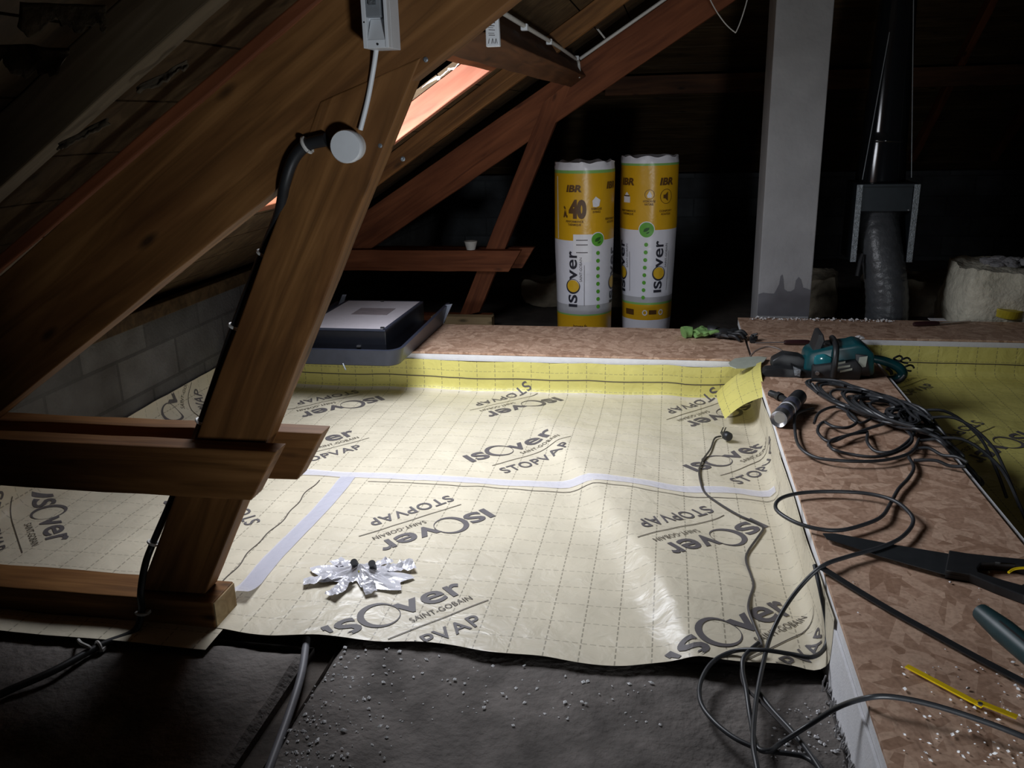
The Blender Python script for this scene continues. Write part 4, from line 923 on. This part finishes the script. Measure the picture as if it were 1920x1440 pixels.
build('steel_cap', MB().lathe([(.02, 0), (.02, .012), (.014, .016)], onY(1548, 652, Y0 + .05), (0, -.3, 1), 16), M_STEEL, CS, smooth=True)
build('bar_nut', MB().lathe([(.010, 0), (.010, .012)], onY(1532, 699, Y0 - .03), (0, -1, 0), 6), M_STEEL, CS)
build('spiked_bumper', MB().prism([(onY(1486, 684, Y0).x, onY(1486, 684, Y0).z), (onY(1500, 690, Y0).x, onY(1500, 690, Y0).z), (onY(1498, 702, Y0).x, onY(1498, 702, Y0).z), (onY(1488, 700, Y0).x, onY(1488, 700, Y0).z)], 'y', Y0 - .035, Y0 - .02), M_GALV, CS)
for k, (a, b, rr) in enumerate(((1684, 672, .02), (1698, 676, .022), (1704, 690, .024))):
    c = onY(a, b, Y0 + .25); build('hanging_strap', MB().tube([c + Vector((rr * math.cos(t), .01 * math.sin(t * 2), rr * .6 * math.sin(t))) for t in lin(0, 5.2, 20)], .005, 6), M_BLACK, CS, smooth=True)

# spray can -----------------------------------------------------------------
SCn = thing('spray_can', onZ(1478, 770, ZB), 'silver spray can lying on the left edge of the walkway with its shiny base forward', 'spray can')
ca, cb = onZ(1460, 786, ZB + .037), onZ(1500, 742, ZB + .037); ad = (cb - ca).normalized(); LL = (cb - ca).length
def canring(name, prof, mat, label=None): build(name, MB().lathe(prof, ca, ad, 32), mat, SCn, smooth=True, label=label)
canring('can_body', [(.022, .012), (.030, .004), (.034, 0), (.0355, .006), (.0355, LL * .62), (.033, LL * .66)], M_STEEL)
for i, (a, b) in enumerate(((.14, .26), (.34, .38), (.44, .60))): canring('printed_band', [(.0355, LL * a), (.0360, LL * a + .001), (.0360, LL * b - .001), (.0355, LL * b)], plain('blue_grey_label', (.08, .085, .12), .4) if i != 1 else M_ICON)
canring('cap', [(.033, LL * .66), (.034, LL * .67), (.033, LL * .95), (.026, LL * 1.0)], M_BLACK, 'black cap')
BP = thing('black_connector', onZ(1462, 744, ZB), 'black cable connector lying just behind the spray can', 'connector')
build('body', MB().tube([onZ(1444, 737, ZB + .015), onZ(1460, 743, ZB + .015), onZ(1476, 752, ZB + .015)], .015, 10, sm=4), M_BLACK, BP, smooth=True)
build('collar', MB().tube([onZ(1458, 742, ZB + .016), onZ(1464, 745, ZB + .016)], .020, 10), M_BLACK, BP, smooth=True)

# cables --------------------------------------------------------------------
def c2(x, y): return (1280 + x / 2.667, 900 + y / 2.667)
def c1(x, y): return (1280 + x / 3.0, 580 + y / 3.0)
def path(pts, z): return [onZ(*p[:2], (p[2] if len(p) > 2 else z)) for p in pts]
EX = thing('extension_cable', onZ(1640, 800, ZB), 'tangled heap of dark extension cable on the walkway with long loops running to the foreground', 'cable')
A = [(*c1(1270, 830), .25), (*c1(1300, 890), .245), (*c1(1270, 950), .245), (*c1(1215, 1010), .245), (*c1(1170, 1090), .245), (*c2(1000, 178), .25), (*c2(930, 215), .25), (*c2(800, 250), .25), (*c2(680, 245), .25), (*c2(560, 210), .25), (*c2(470, 150), .25), (*c2(480, 100), .25), (*c2(560, 70), .25), (*c2(700, 58), .25), (*c2(900, 65), .255),
     (*c2(1050, 100), .262), (*c2(1135, 165), .26), (*c2(1150, 220), .25), (*c2(1090, 290), .25), (*c2(980, 340), .25), (*c2(820, 385), .25), (*c2(700, 430), .25), (*c2(600, 520), .20), (*c2(510, 640), .14), (*c2(440, 780), .09), (*c2(400, 930), .075), (*c2(368, 1100), .06), (*c2(352, 1300), .07), (*c2(372, 1440), .07), (*c2(400, 1600), .06)]
build('strand', MB().tube(path(A, .25), .0062, 10, sm=6), M_CABLE, EX, smooth=True)
Bp = [(*c2(660, 425), .245), (*c2(690, 560), .20), (*c2(720, 720), .13), (*c2(715, 830), .09), (*c2(650, 885), .085), (*c2(540, 870), .08), (*c2(400, 850), .085), (*c2(260, 855), .06), (*c2(150, 910), .05), (*c2(90, 1010), .04), (*c2(90, 1110), .04), (*c2(150, 1200), .045), (*c2(260, 1290), .05), (*c2(400, 1350), .055), (*c2(540, 1370), .06), (*c2(620, 1390), .06), (*c2(690, 1450), .07), (*c2(760, 1600), .08)]
build('strand', MB().tube(path(Bp, .1), .006, 10, sm=6), M_CABLE, EX, smooth=True)
Dp = [(*c2(1900, 1370), .26), (*c2(1707, 1285), .255), (*c2(1500, 1205), .26), (*c2(1250, 1125), .265), (*c2(1050, 1085), .262), (*c2(920, 1090), .25), (*c2(780, 1135), .18), (*c2(640, 1220), .10), (*c2(500, 1310), .065), (*c2(430, 1355), .07), (*c2(370, 1330), .065), (*c2(340, 1200), .05), (*c2(318, 1050), .06), (*c2(300, 950), .06), (*c2(310, 880), .07), (*c2(380, 815), .075)]
build('strand', MB().tube(path(Dp, .25), .0062, 10, sm=6), M_CABLE, EX, smooth=True)
Gp = [(*c2(380, 1060), .05), (*c2(450, 1150), .05), (*c2(560, 1270), .055), (*c2(650, 1390), .07), (*c2(720, 1500), .08)]
build('strand', MB().tube(path(Gp, .05), .006, 10, sm=6), M_CABLE, EX, smooth=True)
# the heap: measured loops first, then looser turns of the same cable
heap = [[(735, 560), (640, 590), (632, 680), (655, 770), (740, 830), (870, 850), (1050, 855), (1180, 840), (1290, 800), (1330, 730)],
        [(740, 640), (770, 580), (860, 548), (940, 585), (980, 630), (930, 665), (850, 660), (790, 635), (760, 690), (830, 745), (940, 705), (1040, 690)],
        [(820, 770), (840, 735), (960, 700), (1080, 660), (1180, 640), (1260, 680), (1290, 740), (1210, 800), (1080, 830), (940, 815), (850, 790), (820, 760)],
        [(1040, 700), (1040, 750), (1090, 800), (1180, 800), (1260, 750), (1300, 690), (1270, 620), (1180, 590), (1090, 600), (1000, 640), (930, 590), (960, 540), (1060, 530)],
        [(1290, 790), (1380, 780), (1460, 820), (1540, 830), (1600, 860)], [(1300, 850), (1420, 850), (1500, 880), (1590, 885)]]
for h in heap:
    build('strand', MB().tube([onZ(*c1(a, b), ZB + .012 + .014 * abs(math.sin(i * 1.7))) for i, (a, b) in enumerate(h)], .0062, 10, sm=6), M_CABLE, EX, smooth=True)
for i in range(17):
    t = i / 16; cx, cy = 960 + 560 * t, 500 + 190 * t; R_ = 150 + 60 * rnd.random(); ph = rnd.random() * 6; pts = []
    for k in range(15):
        a = ph + k * .62; ax_ = R_ * (1.15 + .3 * rnd.random()); ay_ = R_ * (.26 + .12 * rnd.random())
        x, y = cx + ax_ * math.cos(a) + k * 4 * (rnd.random() - .5), cy + ay_ * math.sin(a) + .32 * ax_ * math.cos(a)
        z = ZB + .012 + .055 * rnd.random() * (1 - abs(t - .45))
        p = onZ(*c1(x, y), z)
        if p.x > 1.04: p.z = max(.03, z - (p.x - 1.04) * 1.1)
        pts.append(p)
    build('strand', MB().tube(pts, .0062, 8, sm=5), M_CABLE, EX, smooth=True)
# cable ends hanging over the right edge
for (a, b) in ((1500, 600), (1560, 640), (1600, 760)):
    p = onZ(*c1(a, b), .25); build('strand', MB().tube([p + Vector((-.16, .02, 0)), p + Vector((-.02, 0, .02)), p + Vector((.10, -.05, -.06)), p + Vector((.14, -.16, -.15)), p + Vector((.12, -.36, -.19))], .0062, 8, sm=6), M_CABLE, EX, smooth=True)
FS = thing('flat_strap', onZ(1700, 1150, ZB), 'dark flat strap lying straight across the walkway towards the right edge', 'strap')
fp = path([(*c2(690, 438), .243), (*c2(850, 540), .238), (*c2(1050, 660), .237), (*c2(1250, 770), .237), (*c2(1450, 880), .237), (*c2(1707, 1015), .237), (*c2(1900, 1115), .237)], .237)
fp = spline(fp, 5); mb = MB(); vs = []
for i, p in enumerate(fp):
    d = (fp[min(i + 1, len(fp) - 1)] - fp[max(i - 1, 0)]).normalized(); s = Vector((-d.y, d.x, 0)).normalized() * .010
    vs += [p - s, p + s, p + s + Vector((0, 0, .004)), p - s + Vector((0, 0, .004))]
mb.add(vs, [(i * 4 + k, i * 4 + (k + 1) % 4, i * 4 + 4 + (k + 1) % 4, i * 4 + 4 + k) for i in range(len(fp) - 1) for k in range(4)] + [(0, 1, 2, 3), tuple(range(len(vs) - 1, len(vs) - 5, -1))])
build('webbing', mb, M_BLACK, FS)
CO = thing('power_cord', onZ(1360, 815, .02), 'thin dark power cord with a small plug lying on the membrane at right', 'cord')
Ep = [(1352, 818), (1340, 822), (1332, 842), (1318, 862), (1311, 882), (1314, 905), (1322, 924), (1345, 942), (1385, 966), (1418, 980), (1431, 990), (1424, 1003), (1403, 1033), (1399, 1052), (1408, 1078), (1413, 1098), (1405, 1125), (1404, 1145), (1415, 1175), (1428, 1208), (1420, 1212), (1400, 1225), (1392, 1245), (1391, 1270), (1400, 1292), (1430, 1320), (1470, 1362), (1512, 1405), (1550, 1450), (1600, 1520)]
pts = []
for (a, b) in Ep:
    p = onZ(a, b, .02); z = (surf(p.x, p.y).z + .010) if p.y > 2.12 else .055; pts.append(onZ(a, b, min(z, .1)))
build('flex', MB().tube(pts, .0042, 8, sm=6), M_CORD, CO, smooth=True)
pl0, pl1 = onZ(1354, 812, .045), onZ(1378, 826, .045); pd = (pl1 - pl0).normalized()
build('plug', MB().lathe([(.008, 0), (.010, .01), (.016, .022), (.021, .03), (.021, .055), (.017, .06)], pl0, pd, 16), M_BLACK, CO, smooth=True)
for s in (-.006, .006): build('pin', MB().tube([pl0 + Vector((s, 0, 0)), pl0 - pd * .0 + Vector((s + .012, .035, .015))], .0025, 6), M_BLACK, CO)

# saws, folding rule ---------------------------------------------------------
HS = thing('handsaw', onZ(1700, 1060, ZB), 'dark handsaw lying on the walkway, blade tip pointing left', 'saw')
q = [onZ(*p, ZB + .012) for p in (c2(700, 268), c2(760, 268), c2(1060, 325), c2(1420, 385), c2(1430, 490), c2(1300, 470), c2(1000, 385), c2(720, 295))]
mb = MB(); nn = len(q); mb.add([p - Vector((0, 0, .0012)) for p in q] + [p + Vector((0, 0, .0012)) for p in q], [tuple(range(nn)), tuple(range(2 * nn - 1, nn - 1, -1))] + [(i, (i + 1) % nn, nn + (i + 1) % nn, nn + i) for i in range(nn)])
build('blade', mb, plain('dark_blued_steel', (.045, .05, .055), .38, metal=.5), HS)
hq = [onZ(*c2(*p), ZB + .012) for p in ((1330, 370), (1420, 385), (1560, 400), (1707, 415), (1840, 450), (1830, 560), (1707, 600), (1560, 545), (1430, 490), (1310, 470))]
hole = [onZ(*c2(*p), ZB + .012) for p in ((1470, 460), (1490, 435), (1560, 430), (1660, 440), (1730, 460), (1740, 520), (1690, 545), (1600, 520), (1520, 495), (1475, 480))]
mb = MB(); nn = 10; z = Vector((0, 0, .013)); vs = [p - z for p in hq] + [p - z for p in hole] + [p + z for p in hq] + [p + z for p in hole]
fs = []
for i in range(nn):
    j = (i + 1) % nn; fs += [(i, j, nn + j, nn + i), (2 * nn + i, 3 * nn + i, 3 * nn + j, 2 * nn + j), (i, 2 * nn + i, 2 * nn + j, j), (nn + i, nn + j, 3 * nn + j, 3 * nn + i)]
mb.add(vs, fs); build('handle', mb, M_BLACK, HS, bevel=.003)
ri = [p + Vector((0, 0, .0145)) for p in (hole[3], hole[4], hole[5])]; build('grip_insert', MB().tube([onZ(*c2(1630, 462), ZB + .027), onZ(*c2(1660, 445), ZB + .027), onZ(*c2(1720, 440), ZB + .027), onZ(*c2(1800, 450), ZB + .027)], .0035, 8, sm=4), M_YELLOW, HS, smooth=True, label='thin yellow grip insert')
TH = thing('tool_handle', onZ(1870, 1180, ZB), 'dark teal tool handle lying on the walkway at the right edge below the handsaw', 'tool')
tp = [onZ(*c2(1490, 660), ZB + .022), onZ(*c2(1600, 750), ZB + .022), onZ(*c2(1720, 850), ZB + .022), onZ(*c2(1900, 1000), ZB + .022)]
build('grip', MB().tube(tp, lambda t: .026 * (.85 + .3 * min(1, t * 3)), 14, sm=6), plain('dark_teal_rubber', (.012, .040, .046), .45), TH, smooth=True)
build('groove', MB().tube([p + Vector((-.010, -.004, .022)) for p in tp[1:]], .006, 8, sm=6), M_BLACK, TH, smooth=True)
FR = thing('folding_rule', onZ(1800, 1300, ZB), 'yellow folding rule lying on the walkway at lower right', 'ruler')
for (a, b, dz) in (((1120, 930), (1500, 1132), .006), ((1475, 1108), (1672, 1186), .011)):
    p, r = onZ(*c2(*a), ZB + dz), onZ(*c2(*b), ZB + dz); d = (r - p).normalized(); s = Vector((-d.y, d.x, 0)) * .0065; z = Vector((0, 0, .002))
    mb = MB(); qd = [p - s, r - s, r + s, p + s]; mb.add([k - z for k in qd] + [k + z for k in qd], [(3, 2, 1, 0), (4, 5, 6, 7), (0, 1, 5, 4), (1, 2, 6, 5), (2, 3, 7, 6), (3, 0, 4, 7)])
    build('rule_segment', mb, M_YELLOW, FR)
build('hinge', MB().lathe([(.005, 0), (.005, .003)], onZ(*c2(1488, 1122), ZB + .013), (0, 0, 1), 12), M_STEEL, FR)
sc_ = MB().blob(onZ(1610, 634, ZB + .014), (.022, .02, .016), .7, 3, 5, 2); tag(build('crumpled_paper', sc_, M_FOAM, loc=onZ(1610, 634, ZB)), 'tiny crumpled white paper at the corner of the board behind the chainsaw', 'paper')
sc_ = MB().box(onZ(1757, 599, .2335), (.09, .06, .003)); tag(build('paper_scrap', sc_, M_ICON, loc=onZ(1757, 599, .232)), 'white paper scrap on the board edge between duct and glass wool', 'paper')

# crumbs of foam --------------------------------------------------------------
def crumbs(name, label, n, gen, big=1.0, seed=1):
    r = random.Random(seed); mb = MB()
    for i in range(n):
        p = gen(r)
        if p is None: continue
        s = (.0018 + .0035 * r.random() ** 2.5) * big; M = Matrix.Rotation(r.random() * 6, 3, 'Z')
        vs = [M @ Vector((a * s * r.uniform(.7, 1.6), b * s * r.uniform(.6, 1.1), c * s * .7)) for a, b, c in ((1, 0, 0), (-1, 0, 0), (0, 1, 0), (0, -1, 0), (0, 0, 1), (0, 0, -1))]
        mb.add([p + v + Vector((0, 0, s * .6)) for v in vs], [(0, 2, 4), (2, 1, 4), (1, 3, 4), (3, 0, 4), (2, 0, 5), (1, 2, 5), (3, 1, 5), (0, 3, 5)])
    o = build(name, mb, M_CRUMB, loc=(0, 0, 0)); tag(o, label, 'crumbs', kind='stuff')
def g_board(r):
    if r.random() < .72: p = (1690 + 230 * r.random() ** .8, 1250 + 190 * r.random())
    else: p = (1480 + 440 * r.random(), 1000 + 420 * r.random())
    q = onZ(*p, ZB); return q if .47 < q.x < 1.04 else None
crumbs('foam_crumbs', 'white foam crumbs scattered over the walkway boards at lower right', 110, g_board, 1.2, 3)
def zslab(u, v): return -.006 + .030 * max(0, (u + .1) / .55) ** 2 + .012 * noise.noise(Vector((u * 6, v * 6, 3))) + .005 * noise.noise(Vector((u * 25, v * 25, 3)))
def g_floor(r):
    c = r.random()
    if c < .5: p = (520 + 260 * r.random() * r.random() + 40 * r.random(), 1200 + 240 * r.random())
    elif c < .8: p = (540 + 700 * r.random(), 1210 + 150 * r.random() ** 1.5)
    else: p = (1440 + 180 * r.random(), 1330 + 100 * r.random())
    q = onZ(*p, 0)
    if not (-.9 < q.x < .44 and q.y < 2.05): return None
    return Vector((q.x, q.y, zslab(q.x, q.y)))
crumbs('foam_crumbs', 'white foam crumbs scattered over the dark old insulation in the foreground', 560, g_floor, 1.3, 5)
crumbs('foam_crumbs', 'few white foam crumbs on the left old insulation board', 90, lambda r: (lambda q: Vector((q.x, q.y, -.02 + .012 * noise.noise(Vector((q.x * 6, q.y * 6, 8))))) if q.x < -1.0 and q.y < 2.0 else None)(onZ(200 + 330 * r.random(), 1230 + 210 * r.random(), -.015)), 1.0, 6)
crumbs('foam_crumbs', 'pale dust and crumbs along the board edge at the foot of the pillar', 120, lambda r: Vector((.5 + .85 * r.random(), 5.36 + .06 * r.random(), ZB)), 2.2, 9)
# ragged fibre edge of the old insulation against the white foam
fb = MB(); r = random.Random(2)
for i in range(150):
    y = .9 + 1.15 * r.random(); z = .005 + .015 * r.random(); p = Vector((.425 + .02 * r.random(), y, z)); fb.tube([p, p + Vector((.008 * r.random(), .03 * (r.random() - .5), .012 + .02 * r.random()))], .0022, 4)
tag(build('fibre_fringe', fb, M_FRINGE, loc=(.44, 1.4, 0)), 'frayed fibre fringe of old insulation against the white walkway edge', 'insulation', kind='stuff')

for o in list(bpy.data.objects):
    if '_b' in o: del o['_b']
